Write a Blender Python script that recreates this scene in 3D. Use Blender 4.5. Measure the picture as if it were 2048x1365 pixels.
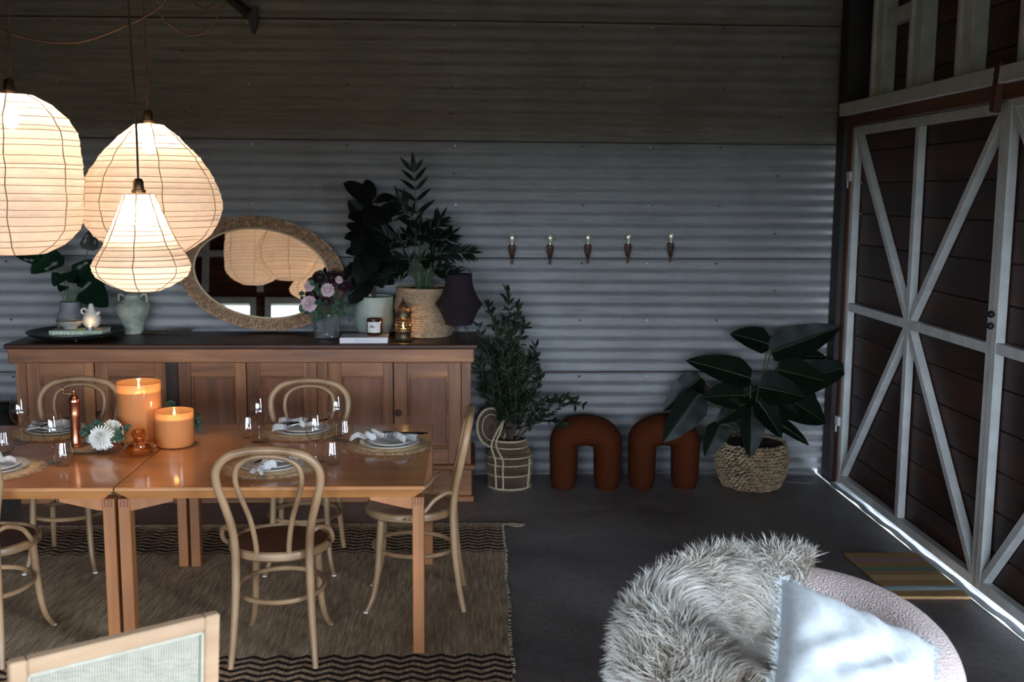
import bpy, math, random
from mathutils import Vector, Matrix
from math import sin, cos, pi, radians, sqrt

scene = bpy.context.scene
for o in list(bpy.data.objects):
    bpy.data.objects.remove(o)
COL = scene.collection

# ------------------------------------------------------------------ camera
F_PX, CX, CY = 2150.0, 1024.0, 682.5
CAM_H, CAM_D = 1.9, 7.12            # height, distance to the back wall (y = 0)
YAW, PITCH, ROLL = radians(2.37), radians(7.83), 0.006
CAM = Vector((0, -CAM_D, CAM_H))
FWD = Vector((sin(YAW)*cos(PITCH), cos(YAW)*cos(PITCH), -sin(PITCH)))
_r0 = Vector((cos(YAW), -sin(YAW), 0)); _u0 = _r0.cross(FWD)
RGT = _r0*cos(ROLL) + _u0*sin(ROLL)
UPV = _u0*cos(ROLL) - _r0*sin(ROLL)
cd = bpy.data.cameras.new('camera')
cd.sensor_width = 36.0
cd.lens = 36.0*F_PX/2048.0
cd.clip_start = 0.05
cam = bpy.data.objects.new('camera', cd); COL.objects.link(cam)
mw = Matrix((RGT, UPV, -FWD)).transposed().to_4x4(); mw.translation = CAM
cam.matrix_world = mw
cd.dof.use_dof = True; cd.dof.focus_distance = 4.75; cd.dof.aperture_fstop = 3.2
scene.camera = cam

def ray(x, y): return FWD + RGT*((x-CX)/F_PX) - UPV*((y-CY)/F_PX)
def on_z(x, y, z): d = ray(x, y); return CAM + d*((z-CAM.z)/d.z)
def on_y(x, y, Y): d = ray(x, y); return CAM + d*((Y-CAM.y)/d.y)
def on_x(x, y, X): d = ray(x, y); return CAM + d*((X-CAM.x)/d.x)

# ------------------------------------------------------------------ world, light, exposure
world = bpy.data.worlds.new('overcast sky'); scene.world = world; world.use_nodes = True
SKY = 36.0
_nt = world.node_tree; _nt.nodes.clear()
_o = _nt.nodes.new('ShaderNodeOutputWorld'); _b = _nt.nodes.new('ShaderNodeBackground')
_b.inputs['Color'].default_value = (0.69, 0.83, 1.0, 1); _b.inputs['Strength'].default_value = SKY
_nt.links.new(_b.outputs[0], _o.inputs[0])
scene.view_settings.view_transform = 'Standard'
scene.view_settings.look = 'None'
scene.view_settings.gamma = 1.0
scene.view_settings.use_curve_mapping = False
scene.view_settings.exposure = 0.0
scene.cycles.max_bounces = 10
scene.cycles.diffuse_bounces = 5
scene.cycles.transparent_max_bounces = 24
scene.cycles.sample_clamp_indirect = 6.0
scene.cycles.caustics_reflective = False
scene.cycles.caustics_refractive = False
scene.cycles.use_denoising = True

X_R, X_L, Y_F, Z_C = 2.52, -5.2, -10.3, 3.85      # right wall, left wall, front wall, ceiling
WINDOWS = [(-4.75, -2.95), (-2.75, -0.95), (-0.75, 1.05), (1.25, 2.3)]   # openings in the front wall
WZ0, WZ1 = 0.3, 2.35
DOORWAY = (-7.1, -5.5, 0.0, 2.4)                # opening in the right wall
def portal(name, loc, rot, sx, sy):
    l = bpy.data.lights.new(name, 'AREA'); l.shape = 'RECTANGLE'; l.size = sx; l.size_y = sy
    l.cycles.is_portal = True
    o = bpy.data.objects.new(name, l); COL.objects.link(o); o.location = loc; o.rotation_euler = rot
for (a, b) in WINDOWS:
    portal('window_daylight', ((a+b)/2, Y_F-0.02, (WZ0+WZ1)/2), (pi/2, 0, 0), b-a, WZ1-WZ0)
portal('doorway_daylight', (X_R+0.2, (DOORWAY[0]+DOORWAY[1])/2, DOORWAY[3]/2), (pi/2, 0, pi/2), DOORWAY[1]-DOORWAY[0], DOORWAY[3])

# ------------------------------------------------------------------ mesh helpers
class MB:
    def __init__(s): s.v = []; s.f = []
    def add(s, vs, fs):
        o = len(s.v); s.v.extend(tuple(p) for p in vs); s.f.extend(tuple(i+o for i in f) for f in fs); return s
    def box(s, x0, x1, y0, y1, z0, z1, b=0.0, mat=None):
        if b <= 0:
            vs = [(x, y, z) for x in (x0, x1) for y in (y0, y1) for z in (z0, z1)]
            fs = [(0,1,3,2),(4,6,7,5),(0,4,5,1),(2,3,7,6),(0,2,6,4),(1,5,7,3)]
        else:
            b = min(b, (x1-x0)*.45, (y1-y0)*.45, (z1-z0)*.45)
            c = ((x0+x1)/2, (y0+y1)/2, (z0+z1)/2); h = ((x1-x0)/2, (y1-y0)/2, (z1-z0)/2)
            vs = []; idx = {}
            for sx in (-1, 1):
                for sy in (-1, 1):
                    for sz in (-1, 1):
                        for ax in range(3):
                            sg = (sx, sy, sz)
                            idx[(sx, sy, sz, ax)] = len(vs)
                            vs.append(tuple(c[k]+sg[k]*(h[k] if k == ax else h[k]-b) for k in range(3)))
            fs = []
            for ax in range(3):
                u, w = (ax+1) % 3, (ax+2) % 3
                for sg in (-1, 1):
                    q = []
                    for (a, d) in ((-1,-1),(1,-1),(1,1),(-1,1)):
                        k = [0,0,0]; k[ax] = sg; k[u] = a; k[w] = d
                        q.append(idx[(k[0],k[1],k[2],ax)])
                    fs.append(tuple(q if sg > 0 else q[::-1]))
                for su in (-1, 1):
                    for sw in (-1, 1):
                        def I(t, a2):
                            k = [0,0,0]; k[ax] = t; k[u] = su; k[w] = sw; return idx[(k[0],k[1],k[2],a2)]
                        q = (I(-1,u), I(1,u), I(1,w), I(-1,w))
                        fs.append(q if su*sw > 0 else q[::-1])
            for sx in (-1, 1):
                for sy in (-1, 1):
                    for sz in (-1, 1):
                        t = tuple(idx[(sx,sy,sz,a)] for a in range(3))
                        fs.append(t if sx*sy*sz > 0 else t[::-1])
        if mat is not None: vs = [mat @ Vector(p) for p in vs]
        return s.add(vs, fs)
    def tube(s, pts, r, n=10, closed=False, caps=True, sq=None):
        pts = [Vector(p) for p in pts]; m = len(pts)
        rr = r if isinstance(r, (list, tuple)) else [r]*m
        T = []
        for i in range(m):
            a = pts[(i-1) % m] if (closed or i > 0) else pts[i]
            b = pts[(i+1) % m] if (closed or i < m-1) else pts[i]
            d = b-a; T.append(d.normalized() if d.length > 1e-9 else Vector((0,0,1)))
        ref = Vector((0,0,1)) if abs(T[0].z) < .9 else Vector((1,0,0))
        if sq: ref = Vector(sq[2])
        N = (ref - T[0]*ref.dot(T[0])).normalized()
        vs = []
        for i in range(m):
            N = (N - T[i]*N.dot(T[i]))
            N = N.normalized() if N.length > 1e-9 else T[i].orthogonal().normalized()
            B = T[i].cross(N)
            ka, kb = (sq[0], sq[1]) if sq else (1, 1)
            for k in range(n):
                a = 2*pi*k/n
                vs.append(pts[i] + N*(cos(a)*rr[i]*ka) + B*(sin(a)*rr[i]*kb))
        fs = []
        for i in range(m if closed else m-1):
            j = (i+1) % m
            for k in range(n):
                l = (k+1) % n
                fs.append((i*n+k, i*n+l, j*n+l, j*n+k))
        if caps and not closed:
            fs.append(tuple(range(n))[::-1]); fs.append(tuple((m-1)*n+k for k in range(n)))
        return s.add(vs, fs)
    def lathe(s, prof, n=32, c=(0,0,0), a0=0.0, a1=2*pi, sx=1.0, sy=1.0, fn=None):
        full = abs(a1-a0-2*pi) < 1e-6
        cols = n if full else n+1
        vs = []; fs = []; ring = []
        for (r, z) in prof:
            if r < 1e-6 and full:
                ring.append((len(vs), 1)); vs.append((c[0], c[1], c[2]+z))
            else:
                ring.append((len(vs), cols))
                for k in range(cols):
                    a = a0+(a1-a0)*k/n
                    q = r if fn is None else fn(r, z, a)
                    vs.append((c[0]+q*cos(a)*sx, c[1]+q*sin(a)*sy, c[2]+z))
        for i in range(len(prof)-1):
            (o1, c1), (o2, c2) = ring[i], ring[i+1]
            for k in range(n):
                l = (k+1) % cols if full else k+1
                if c1 == 1 and c2 == 1: continue
                if c1 == 1: fs.append((o1, o2+l, o2+k))
                elif c2 == 1: fs.append((o1+k, o1+l, o2))
                else: fs.append((o1+k, o1+l, o2+l, o2+k))
        return s.add(vs, fs)
    def grid(s, fn, nu, nv, closeu=False):
        vs = [fn(i/nu, j/nv) for i in range(nu+(0 if closeu else 1)) for j in range(nv+1)]
        m = nu+(0 if closeu else 1); fs = []
        for i in range(nu):
            i2 = (i+1) % m
            for j in range(nv):
                fs.append((i*(nv+1)+j, i2*(nv+1)+j, i2*(nv+1)+j+1, i*(nv+1)+j+1))
        return s.add(vs, fs)
    def sphere(s, c, r, nu=10, nv=7, sc=(1,1,1)):
        prof = [(r*sin(pi*i/nv), -r*cos(pi*i/nv)) for i in range(nv+1)]
        o = len(s.v); s.lathe(prof, nu)
        for i in range(o, len(s.v)):
            p = s.v[i]; s.v[i] = (c[0]+p[0]*sc[0], c[1]+p[1]*sc[1], c[2]+p[2]*sc[2])
        return s
    def xf(s, M):
        s.v = [tuple(M @ Vector(p)) for p in s.v]; return s
    def mesh(s, name, mat=None, smooth=True):
        me = bpy.data.meshes.new(name); me.from_pydata(s.v, [], s.f)
        if smooth: me.polygons.foreach_set('use_smooth', [True]*len(me.polygons))
        if mat is not None: me.materials.append(mat)
        me.update(); return me

def link(name, data, parent=None, loc=None, rot=None, mat4=None):
    o = bpy.data.objects.new(name, data); COL.objects.link(o)
    if parent is not None: o.parent = parent
    if loc is not None: o.location = loc
    if rot is not None: o.rotation_euler = rot
    if mat4 is not None: o.matrix_local = mat4
    return o
def obj(name, mb, mat, parent=None, smooth=True, **k):
    me = mb.mesh(name, mat, smooth)
    if smooth:
        try: me.set_sharp_from_angle(angle=radians(38))
        except Exception: pass
    return link(name, me, parent, **k)
def tag(o, label, cat, group=None, kind=None):
    if label: o['label'] = label
    if cat: o['category'] = cat
    if group: o['group'] = group
    if kind: o['kind'] = kind
    return o
def thing(name, label, cat, loc=(0,0,0), rz=0.0, group=None, rot=None):
    o = bpy.data.objects.new(name, None); o.empty_display_size = .05; COL.objects.link(o)
    o.location = loc; o.rotation_euler = rot if rot else (0, 0, rz)
    return tag(o, label, cat, group)
def struct(name, mb, mat, label, cat, smooth=False):
    o = obj(name, mb, mat, smooth=smooth); return tag(o, label, cat, kind='structure')
def copy_tree(o, parent=None):
    c = o.copy(); COL.objects.link(c); c.parent = parent
    for ch in list(o.children): copy_tree(ch, c)
    return c
def spl(pts, n=8, closed=False):
    pts = [Vector(p) for p in pts]; m = len(pts); out = []
    for i in range(m if closed else m-1):
        p1, p2 = pts[i], pts[(i+1) % m]
        p0 = pts[(i-1) % m] if (closed or i > 0) else p1*2-p2
        p3 = pts[(i+2) % m] if (closed or i < m-2) else p2*2-p1
        for k in range(n):
            t = k/n
            out.append(.5*((2*p1)+(p2-p0)*t+(2*p0-5*p1+4*p2-p3)*t*t+(3*p1-p0-3*p2+p3)*t**3))
    if not closed: out.append(pts[-1])
    return out
def frame_to(base, direction, normal):
    x = Vector(direction).normalized(); z = Vector(normal); z = (z - x*z.dot(x))
    z = z.normalized() if z.length > 1e-6 else x.orthogonal().normalized()
    y = z.cross(x)
    M = Matrix((x, y, z)).transposed().to_4x4(); M.translation = Vector(base); return M
def circ(r, z=0, n=40, c=(0,0), rx=None, ry=None):
    return [(c[0]+(rx or r)*cos(2*pi*k/n), c[1]+(ry or r)*sin(2*pi*k/n), z) for k in range(n)]

# ------------------------------------------------------------------ materials
def lin(c):
    return tuple(((x/255)/12.92 if x/255 <= .04045 else ((x/255+.055)/1.055)**2.4) for x in c) + (1,)
def C(r, g, b): return lin((r, g, b))
def nodes(name):
    m = bpy.data.materials.new(name); m.use_nodes = True
    nt = m.node_tree; p = nt.nodes['Principled BSDF']; return m, nt, p
def mapped(nt, scale=(1,1,1), coord='Object', rnd=0.0, rot=(0,0,0)):
    tc = nt.nodes.new('ShaderNodeTexCoord'); mp = nt.nodes.new('ShaderNodeMapping')
    mp.inputs['Scale'].default_value = scale; mp.inputs['Rotation'].default_value = rot
    nt.links.new(tc.outputs[coord], mp.inputs['Vector'])
    if rnd:
        oi = nt.nodes.new('ShaderNodeObjectInfo'); mu = nt.nodes.new('ShaderNodeMath'); mu.operation = 'MULTIPLY'
        mu.inputs[1].default_value = rnd; nt.links.new(oi.outputs['Random'], mu.inputs[0])
        nt.links.new(mu.outputs[0], mp.inputs['Location'])
    return mp
def noise(nt, vec, scale=5, detail=4, rough=.55, dist=0.0):
    n = nt.nodes.new('ShaderNodeTexNoise'); n.inputs['Scale'].default_value = scale
    n.inputs['Detail'].default_value = detail; n.inputs['Roughness'].default_value = rough
    n.inputs['Distortion'].default_value = dist
    nt.links.new(vec.outputs[0], n.inputs['Vector']); return n
def ramp(nt, src, stops):
    r = nt.nodes.new('ShaderNodeValToRGB'); e = r.color_ramp.elements
    while len(e) < len(stops): e.new(.5)
    for i, (p, c) in enumerate(stops):
        e[i].position = p; e[i].color = c if len(c) == 4 else tuple(c)+(1,)
    nt.links.new(src, r.inputs['Fac']); return r
def mixc(nt, a, b, fac, mode='MIX'):
    n = nt.nodes.new('ShaderNodeMix'); n.data_type = 'RGBA'; n.blend_type = mode
    for sock, v in ((n.inputs[6], a), (n.inputs[7], b), (n.inputs[0], fac)):
        if hasattr(v, 'is_output'): nt.links.new(v, sock)
        else: sock.default_value = v
    return n.outputs[2]
def math_n(nt, op, a, b=None, c=None):
    n = nt.nodes.new('ShaderNodeMath'); n.operation = op
    for i, v in enumerate((a, b, c)):
        if v is None: continue
        if hasattr(v, 'is_output'): nt.links.new(v, n.inputs[i])
        else: n.inputs[i].default_value = v
    return n.outputs[0]
def bump(nt, p, h, strength=.3, dist=.01):
    b = nt.nodes.new('ShaderNodeBump'); b.inputs['Strength'].default_value = strength; b.inputs['Distance'].default_value = dist
    nt.links.new(h, b.inputs['Height']); nt.links.new(b.outputs[0], p.inputs['Normal'])
def pm(name, col, col2=None, rough=.5, metal=0.0, scale=8, stretch=(1,1,1), bmp=0.0, bdist=.004, bscale=None, rnd=0.0,
       spec=.5, coat=0.0, coat_r=.1, detail=4, lo=.35, hi=.65, sheen=0.0, dist=0.0, trans=0.0):
    m, nt, p = nodes(name)
    p.inputs['Roughness'].default_value = rough; p.inputs['Metallic'].default_value = metal
    p.inputs['Specular IOR Level'].default_value = spec
    p.inputs['Coat Weight'].default_value = coat; p.inputs['Coat Roughness'].default_value = coat_r
    p.inputs['Sheen Weight'].default_value = sheen
    p.inputs['Base Color'].default_value = col
    mp = None
    if col2 is not None:
        mp = mapped(nt, stretch, rnd=rnd); n = noise(nt, mp, scale, detail, dist=dist)
        r = ramp(nt, n.outputs['Fac'], [(lo, col), (hi, col2)]); nt.links.new(r.outputs[0], p.inputs['Base Color'])
    if bmp:
        mp2 = mp or mapped(nt, stretch); n2 = noise(nt, mp2, bscale or scale*3, 3); bump(nt, p, n2.outputs['Fac'], bmp, bdist)
    return m
def wood(name, dark, mid, light, axis='X', scale=1.0, rough=.5, coat=0.0, coat_r=.15, bmp=.15, rnd=3.0, knots=True, vary=.0, spec=.4):
    m, nt, p = nodes(name)
    st = {'X': (1.2, 14, 14), 'Y': (14, 1.2, 14), 'Z': (14, 14, 1.2)}[axis]
    mp = mapped(nt, tuple(k*scale for k in st), rnd=rnd)
    n1 = noise(nt, mp, 1.0, 6, .6, .6)
    r = ramp(nt, n1.outputs['Fac'], [(.25, dark), (.5, mid), (.72, light)])
    col = r.outputs[0]
    mp2 = mapped(nt, (1, 1, 1), rnd=rnd); n2 = noise(nt, mp2, 2.2, 3)
    r2 = ramp(nt, n2.outputs['Fac'], [(.3, (.72, .72, .72)), (.65, (1.12, 1.1, 1.08))])
    col = mixc(nt, col, r2.outputs[0], 1.0, 'MULTIPLY')
    if vary:
        oi = nt.nodes.new('ShaderNodeObjectInfo')
        r3 = ramp(nt, oi.outputs['Random'], [(0.0, (1-vary,)*3), (1.0, (1+vary, 1+vary*.9, 1+vary*.8))])
        col = mixc(nt, col, r3.outputs[0], 1.0, 'MULTIPLY')
    nt.links.new(col, p.inputs['Base Color'])
    p.inputs['Roughness'].default_value = rough; p.inputs['Specular IOR Level'].default_value = spec
    p.inputs['Coat Weight'].default_value = coat; p.inputs['Coat Roughness'].default_value = coat_r
    if bmp: bump(nt, p, n1.outputs['Fac'], bmp, .003)
    return m
def shell(name, tint=(1,1,1,1), diff=0.0, diffcol=(1,1,1,1), rough=.0, refl=1.0):
    """thin-walled clear glass: sees straight through, reflects by Fresnel"""
    m = bpy.data.materials.new(name); m.use_nodes = True; nt = m.node_tree; nt.nodes.clear()
    o = nt.nodes.new('ShaderNodeOutputMaterial'); tr = nt.nodes.new('ShaderNodeBsdfTransparent'); gl = nt.nodes.new('ShaderNodeBsdfGlossy')
    tr.inputs[0].default_value = tint; gl.inputs['Roughness'].default_value = rough
    fr = nt.nodes.new('ShaderNodeLayerWeight'); fr.inputs['Blend'].default_value = .5
    f = math_n(nt, 'MULTIPLY', math_n(nt, 'ADD', math_n(nt, 'MULTIPLY', math_n(nt, 'POWER', fr.outputs['Facing'], 2.6), .75), .09), refl)
    tc_ = mixc(nt, tint, tuple(k*.74 for k in tint[:3])+(1,), math_n(nt, 'POWER', fr.outputs['Facing'], 3.0)); nt.links.new(tc_, tr.inputs[0])
    mx = nt.nodes.new('ShaderNodeMixShader'); nt.links.new(f, mx.inputs[0]); nt.links.new(tr.outputs[0], mx.inputs[1]); nt.links.new(gl.outputs[0], mx.inputs[2])
    out = mx.outputs[0]
    if diff:
        df = nt.nodes.new('ShaderNodeBsdfTranslucent'); df.inputs[0].default_value = diffcol
        d2 = nt.nodes.new('ShaderNodeBsdfDiffuse'); d2.inputs[0].default_value = diffcol
        ad = nt.nodes.new('ShaderNodeMixShader'); ad.inputs[0].default_value = .4
        nt.links.new(df.outputs[0], ad.inputs[1]); nt.links.new(d2.outputs[0], ad.inputs[2])
        m2 = nt.nodes.new('ShaderNodeMixShader'); m2.inputs[0].default_value = diff
        nt.links.new(tr.outputs[0], m2.inputs[1]); nt.links.new(ad.outputs[0], m2.inputs[2])
        nt.links.new(m2.outputs[0], mx.inputs[1])
    nt.links.new(out, o.inputs[0]); return m
def emis(name, col, s):
    m = bpy.data.materials.new(name); m.use_nodes = True; nt = m.node_tree; nt.nodes.clear()
    o = nt.nodes.new('ShaderNodeOutputMaterial'); e = nt.nodes.new('ShaderNodeEmission')
    e.inputs[0].default_value = col; e.inputs[1].default_value = s; nt.links.new(e.outputs[0], o.inputs[0]); return m
def point(name, parent, loc, power, col, rad):
    l = bpy.data.lights.new(name, 'POINT'); l.energy = power; l.color = col; l.shadow_soft_size = rad
    o = bpy.data.objects.new(name, l); COL.objects.link(o); o.parent = parent; o.location = loc; return o

# galvanised iron
def make_galv(name, ga, gb, gd):
    m, nt, p = nodes(name)
    mp = mapped(nt, (1, 1, 1)); n1 = noise(nt, mp, 1.3, 5, .6); mp2 = mapped(nt, (3, 1, 40)); n2 = noise(nt, mp2, 2.0, 4)
    vo = nt.nodes.new('ShaderNodeTexVoronoi'); vo.inputs['Scale'].default_value = 90
    nt.links.new(mp.outputs[0], vo.inputs['Vector'])
    r = ramp(nt, n1.outputs['Fac'], [(.3, ga), (.7, gb)])
    r2 = ramp(nt, n2.outputs['Fac'], [(.3, (.8, .78, .76)), (.65, (1.08, 1.08, 1.08))])
    col = mixc(nt, r.outputs[0], r2.outputs[0], .8, 'MULTIPLY')
    r3 = ramp(nt, vo.outputs['Color'], [(0, (.86, .86, .87)), (1, (1.1, 1.1, 1.1))])
    col = mixc(nt, col, r3.outputs[0], .7, 'MULTIPLY')
    ge = nt.nodes.new('ShaderNodeNewGeometry'); sp = nt.nodes.new('ShaderNodeSeparateXYZ'); nt.links.new(ge.outputs['True Normal'], sp.inputs[0])
    n4 = noise(nt, mapped(nt, (2, 1, 8)), 1.5, 4)  # flanks whose normal points up take a paler tint, broken by noise
    up_tint = math_n(nt, 'MULTIPLY', ramp(nt, sp.outputs[2], [(.12, (0, 0, 0)), (.5, (1, 1, 1))]).outputs[0], ramp(nt, n4.outputs['Fac'], [(.3, (.45,)*3), (.6, (1,)*3)]).outputs[0])
    col = mixc(nt, col, gd, math_n(nt, 'MULTIPLY', up_tint, .75))
    nt.links.new(col, p.inputs['Base Color'])
    p.inputs['Metallic'].default_value = .15; p.inputs['Roughness'].default_value = .6; p.inputs['Specular IOR Level'].default_value = .3
    return m
def make_concrete(name, dark, light, spots=True):
    m, nt, p = nodes(name)
    mp = mapped(nt); n1 = noise(nt, mp, .9, 6, .65, .4); n2 = noise(nt, mp, 60, 2); n3 = noise(nt, mp, 26, 3)
    r = ramp(nt, n1.outputs['Fac'], [(.32, dark), (.68, light)])
    col = r.outputs[0]
    if spots:
        r2 = ramp(nt, n2.outputs['Fac'], [(.30, (.35, .35, .36)), (.40, (1, 1, 1))])
        r3 = ramp(nt, n3.outputs['Fac'], [(.28, (.6, .6, .6)), (.5, (1, 1, 1))])
        col = mixc(nt, mixc(nt, col, r2.outputs[0], .9, 'MULTIPLY'), r3.outputs[0], .7, 'MULTIPLY')
    nt.links.new(col, p.inputs['Base Color'])
    rr = ramp(nt, n1.outputs['Fac'], [(.3, (.42,)*3), (.7, (.62,)*3)]); nt.links.new(rr.outputs[0], p.inputs['Roughness'])
    bump(nt, p, n3.outputs['Fac'], .12, .003)
    return m

MAT = {}
MAT['galv'] = make_galv('galvanised_iron', C(117, 116, 117), C(144, 144, 146), C(180, 175, 171))
MAT['galv_grimy'] = make_galv('grimy_galvanised_iron', C(113, 105, 98), C(140, 131, 123), C(166, 156, 147))
MAT['concrete'] = make_concrete('dark_concrete', C(84, 74, 73), C(146, 137, 134))
MAT['concrete_pale'] = make_concrete('pale_concrete', C(96, 97, 99), C(130, 131, 133))
MAT['gravel'] = pm('outdoor_grass', C(58, 60, 44), C(78, 78, 60), rough=.95, scale=4)
MAT['steel_dark'] = pm('dark_painted_steel', C(38, 32, 32), C(50, 42, 40), rough=.6, scale=6)
MAT['white_paint'] = pm('white_painted_timber', C(196, 194, 190), C(216, 214, 210), rough=.45, scale=9, bmp=.08)
MAT['board'] = wood('dark_cedar_board', C(34, 17, 13), C(54, 28, 20), C(78, 44, 30), 'Y', .8, .5, vary=.35, bmp=.2)
MAT['board_x'] = wood('dark_cedar_board_across', C(52, 28, 18), C(80, 44, 28), C(104, 60, 38), 'X', .8, .55, vary=.35)
MAT['brown_timber'] = wood('brown_timber', C(66, 36, 24), C(92, 52, 34), C(112, 68, 46), 'Y', .9, .55)
MAT['brown_post'] = wood('brown_post_timber', C(66, 36, 24), C(92, 52, 34), C(112, 68, 46), 'Z', .9, .55)
MAT['ceil'] = pm('dark_ceiling_iron', C(60, 52, 48), C(76, 66, 60), rough=.7, scale=3)
MAT['sb'] = wood('old_sideboard_pine', C(86, 50, 28), C(144, 90, 54), C(176, 118, 74), 'X', .9, .5, coat=.15, coat_r=.3, bmp=.25)
MAT['sb_z'] = wood('old_sideboard_pine_upright', C(86, 50, 28), C(142, 89, 53), C(176, 118, 74), 'Z', .9, .5, coat=.15, coat_r=.3, bmp=.25, vary=.18)
MAT['sb_panel'] = wood('old_sideboard_panel', C(76, 41, 23), C(122, 72, 44), C(150, 94, 60), 'Z', .7, .5, coat=.15, coat_r=.3, bmp=.2, vary=.15)
MAT['sb_dark'] = pm('dark_sideboard_upright', C(44, 30, 24), C(66, 44, 34), rough=.6, scale=10, stretch=(4, 4, .6), bmp=.2)
MAT['sb_top'] = wood('dark_sideboard_top', C(46, 24, 16), C(66, 35, 22), C(86, 50, 32), 'X', .8, .42, spec=.3)
MAT['table'] = wood('cherry_table_top', C(172, 108, 60), C(188, 122, 70), C(206, 140, 84), 'X', .6, .35, coat=.7, coat_r=.1, bmp=.04)
MAT['table_edge'] = wood('cherry_table_edge', C(170, 112, 66), C(186, 126, 78), C(200, 142, 92), 'X', .6, .4, coat=.3, bmp=.04)
MAT['table_leg'] = wood('cherry_table_leg', C(142, 88, 50), C(160, 102, 60), C(178, 118, 74), 'Z', .7, .4, coat=.2, bmp=.06)
MAT['table_joint'] = pm('end_grain', C(120, 68, 40), rough=.5)
MAT['beech'] = pm('worn_bent_beech', C(112, 80, 52), C(168, 132, 96), rough=.45, scale=7, stretch=(1, 1, .45), bmp=.08, coat=.2, coat_r=.25, detail=6, lo=.3, hi=.6)
MAT['seat_dark'] = wood('dark_seat_veneer', C(52, 30, 20), C(76, 46, 30), C(96, 60, 40), 'Y', .9, .28, coat=.5, coat_r=.15, bmp=.05)
MAT['felt'] = pm('white_felt', C(225, 222, 215), rough=.9)
MAT['black'] = pm('black_iron', C(22, 18, 18), rough=.5)
MAT['glass'] = shell('clear_glass')
MAT['glass_pane'] = shell('window_glass', tint=(.97, .98, .98, 1), refl=.6)
MAT['cut_glass'] = shell('cut_glass', diff=.14, diffcol=C(220, 228, 230), refl=1.6)
MAT['amber_glass'] = shell('amber_glass', tint=(.95, .80, .62, 1))
MAT['amber_dark'] = shell('brown_jar_glass', tint=(.42, .15, .04, 1), diff=.45, diffcol=C(120, 52, 20))
MAT['peach_glass'] = shell('peach_frosted_glass', tint=(1, .72, .45, 1), diff=.82, diffcol=C(240, 178, 120), rough=.05)
MAT['wax'] = pm('candle_wax', C(238, 214, 178), rough=.5)
MAT['flame'] = emis('flame', (1, .62, .22, 1), 40)
MAT['ceramic'] = pm('white_ceramic', C(226, 223, 217), C(236, 233, 228), rough=.3, scale=30, coat=.3)
MAT['linen'] = pm('linen_plain', C(196, 192, 188), C(214, 211, 207), rough=.9, scale=60, bmp=.2, bdist=.002)
MAT['jute'] = pm('jute_fibre', C(196, 164, 124), C(230, 204, 166), rough=.9, scale=50, bmp=.4, bdist=.004)
MAT['silver'] = pm('pewter_cutlery', C(120, 112, 108), rough=.22, metal=1.0)
MAT['copper'] = pm('copper', C(214, 146, 114), C(196, 124, 92), rough=.28, metal=1.0, scale=20)
MAT['brass'] = pm('old_brass', C(186, 150, 96), rough=.3, metal=1.0)
MAT['bronze'] = pm('aged_bronze', C(74, 60, 46), C(110, 88, 64), rough=.45, metal=.7, scale=40)
MAT['socket'] = pm('dark_brass_socket', C(86, 64, 46), C(120, 92, 66), rough=.35, metal=.9, scale=30)
MAT['cord'] = pm('brown_twisted_cord', C(58, 40, 30), C(90, 64, 48), rough=.9, scale=160)
# ================================================================== the room
rnd = random.Random(7)
mb = MB().box(X_L-.2, 2.395, Y_F-.2, .12, -.12, 0)
struct('floor', mb, MAT['concrete'], 'dark grey concrete floor with pits and stains', 'floor')
# ragged pale sill of the big doors, beside the slab edge
mb = MB()
def sill(u, v):
    y = .1 + u*(-7.2)
    x = (2.40 + .006*sin(u*71)+.004*sin(u*173)) + v*.24
    return (x, y, .002 - .012*(v > .2))
mb.grid(sill, 160, 6)
struct('trim_1', mb, MAT['concrete_pale'], 'pale concrete sill strip under the barn doors', 'sill')
struct('ground', MB().box(-400, 400, -600, Y_F-.2, -.2, -.06).box(2.63, 400, Y_F-.2, 200, -.2, -.03), MAT['gravel'], 'dark grass outside the shed windows', 'ground')

# back wall: corrugated iron sheets over a dark backing
wb = struct('wall_back', MB().box(X_L-.2, X_R+.35, .035, .15, -.1, Z_C), MAT['steel_dark'], 'back wall clad in corrugated galvanised iron', 'wall')
PITCH_C, AMP = .0762, .0078
def sheet(x0, x1, z0, z1, y0, tilt, k):
    n = int(round((z1-z0)/PITCH_C*10)); mbs = MB(); r = random.Random(k)
    ph = r.uniform(0, 6)
    def fn(u, v):
        x = x0+(x1-x0)*u; z = z0+(z1-z0)*v
        wav = .0015*sin(x*2.1+ph)+.001*sin(x*5.3+ph*2+z*3)
        return (x, y0 + tilt*(1-v) + AMP*cos((z)/PITCH_C*2*pi) + wav, z + .004*sin(x*.9+ph))
    mbs.grid(fn, 24, n)
    # folded lip at the lower edge
    mbs.grid(lambda u, v: (x0+(x1-x0)*u, y0+tilt+AMP*cos(z0/PITCH_C*2*pi)+v*.006, z0+.004*sin((x0+(x1-x0)*u)*.9+ph)), 24, 1)
    return mbs
rows = [(-.03, .742), (.718, 1.508), (1.483, 2.266), (2.238, 3.03), (2.995, 3.8)]
k = 0
for (z0, z1) in rows:
    for (x0, x1) in ((-5.3, -1.58), (-1.66, X_R+.1)):
        obj('iron_sheet', sheet(x0, x1, z0, z1, .012-(.004 if x0 < -2 else 0), -.010, k), MAT['galv_grimy' if z0 > 2.2 else 'galv'], wb); k += 1
MAT['rust_seam_shade'] = pm('rusted_edge_with_seam_shade', C(40, 28, 24), C(92, 62, 46), rough=.9, scale=8, stretch=(1, 1, 30), detail=6)  # rusty cut edge, coloured dark to stand in for the seam's gap shadow
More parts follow.
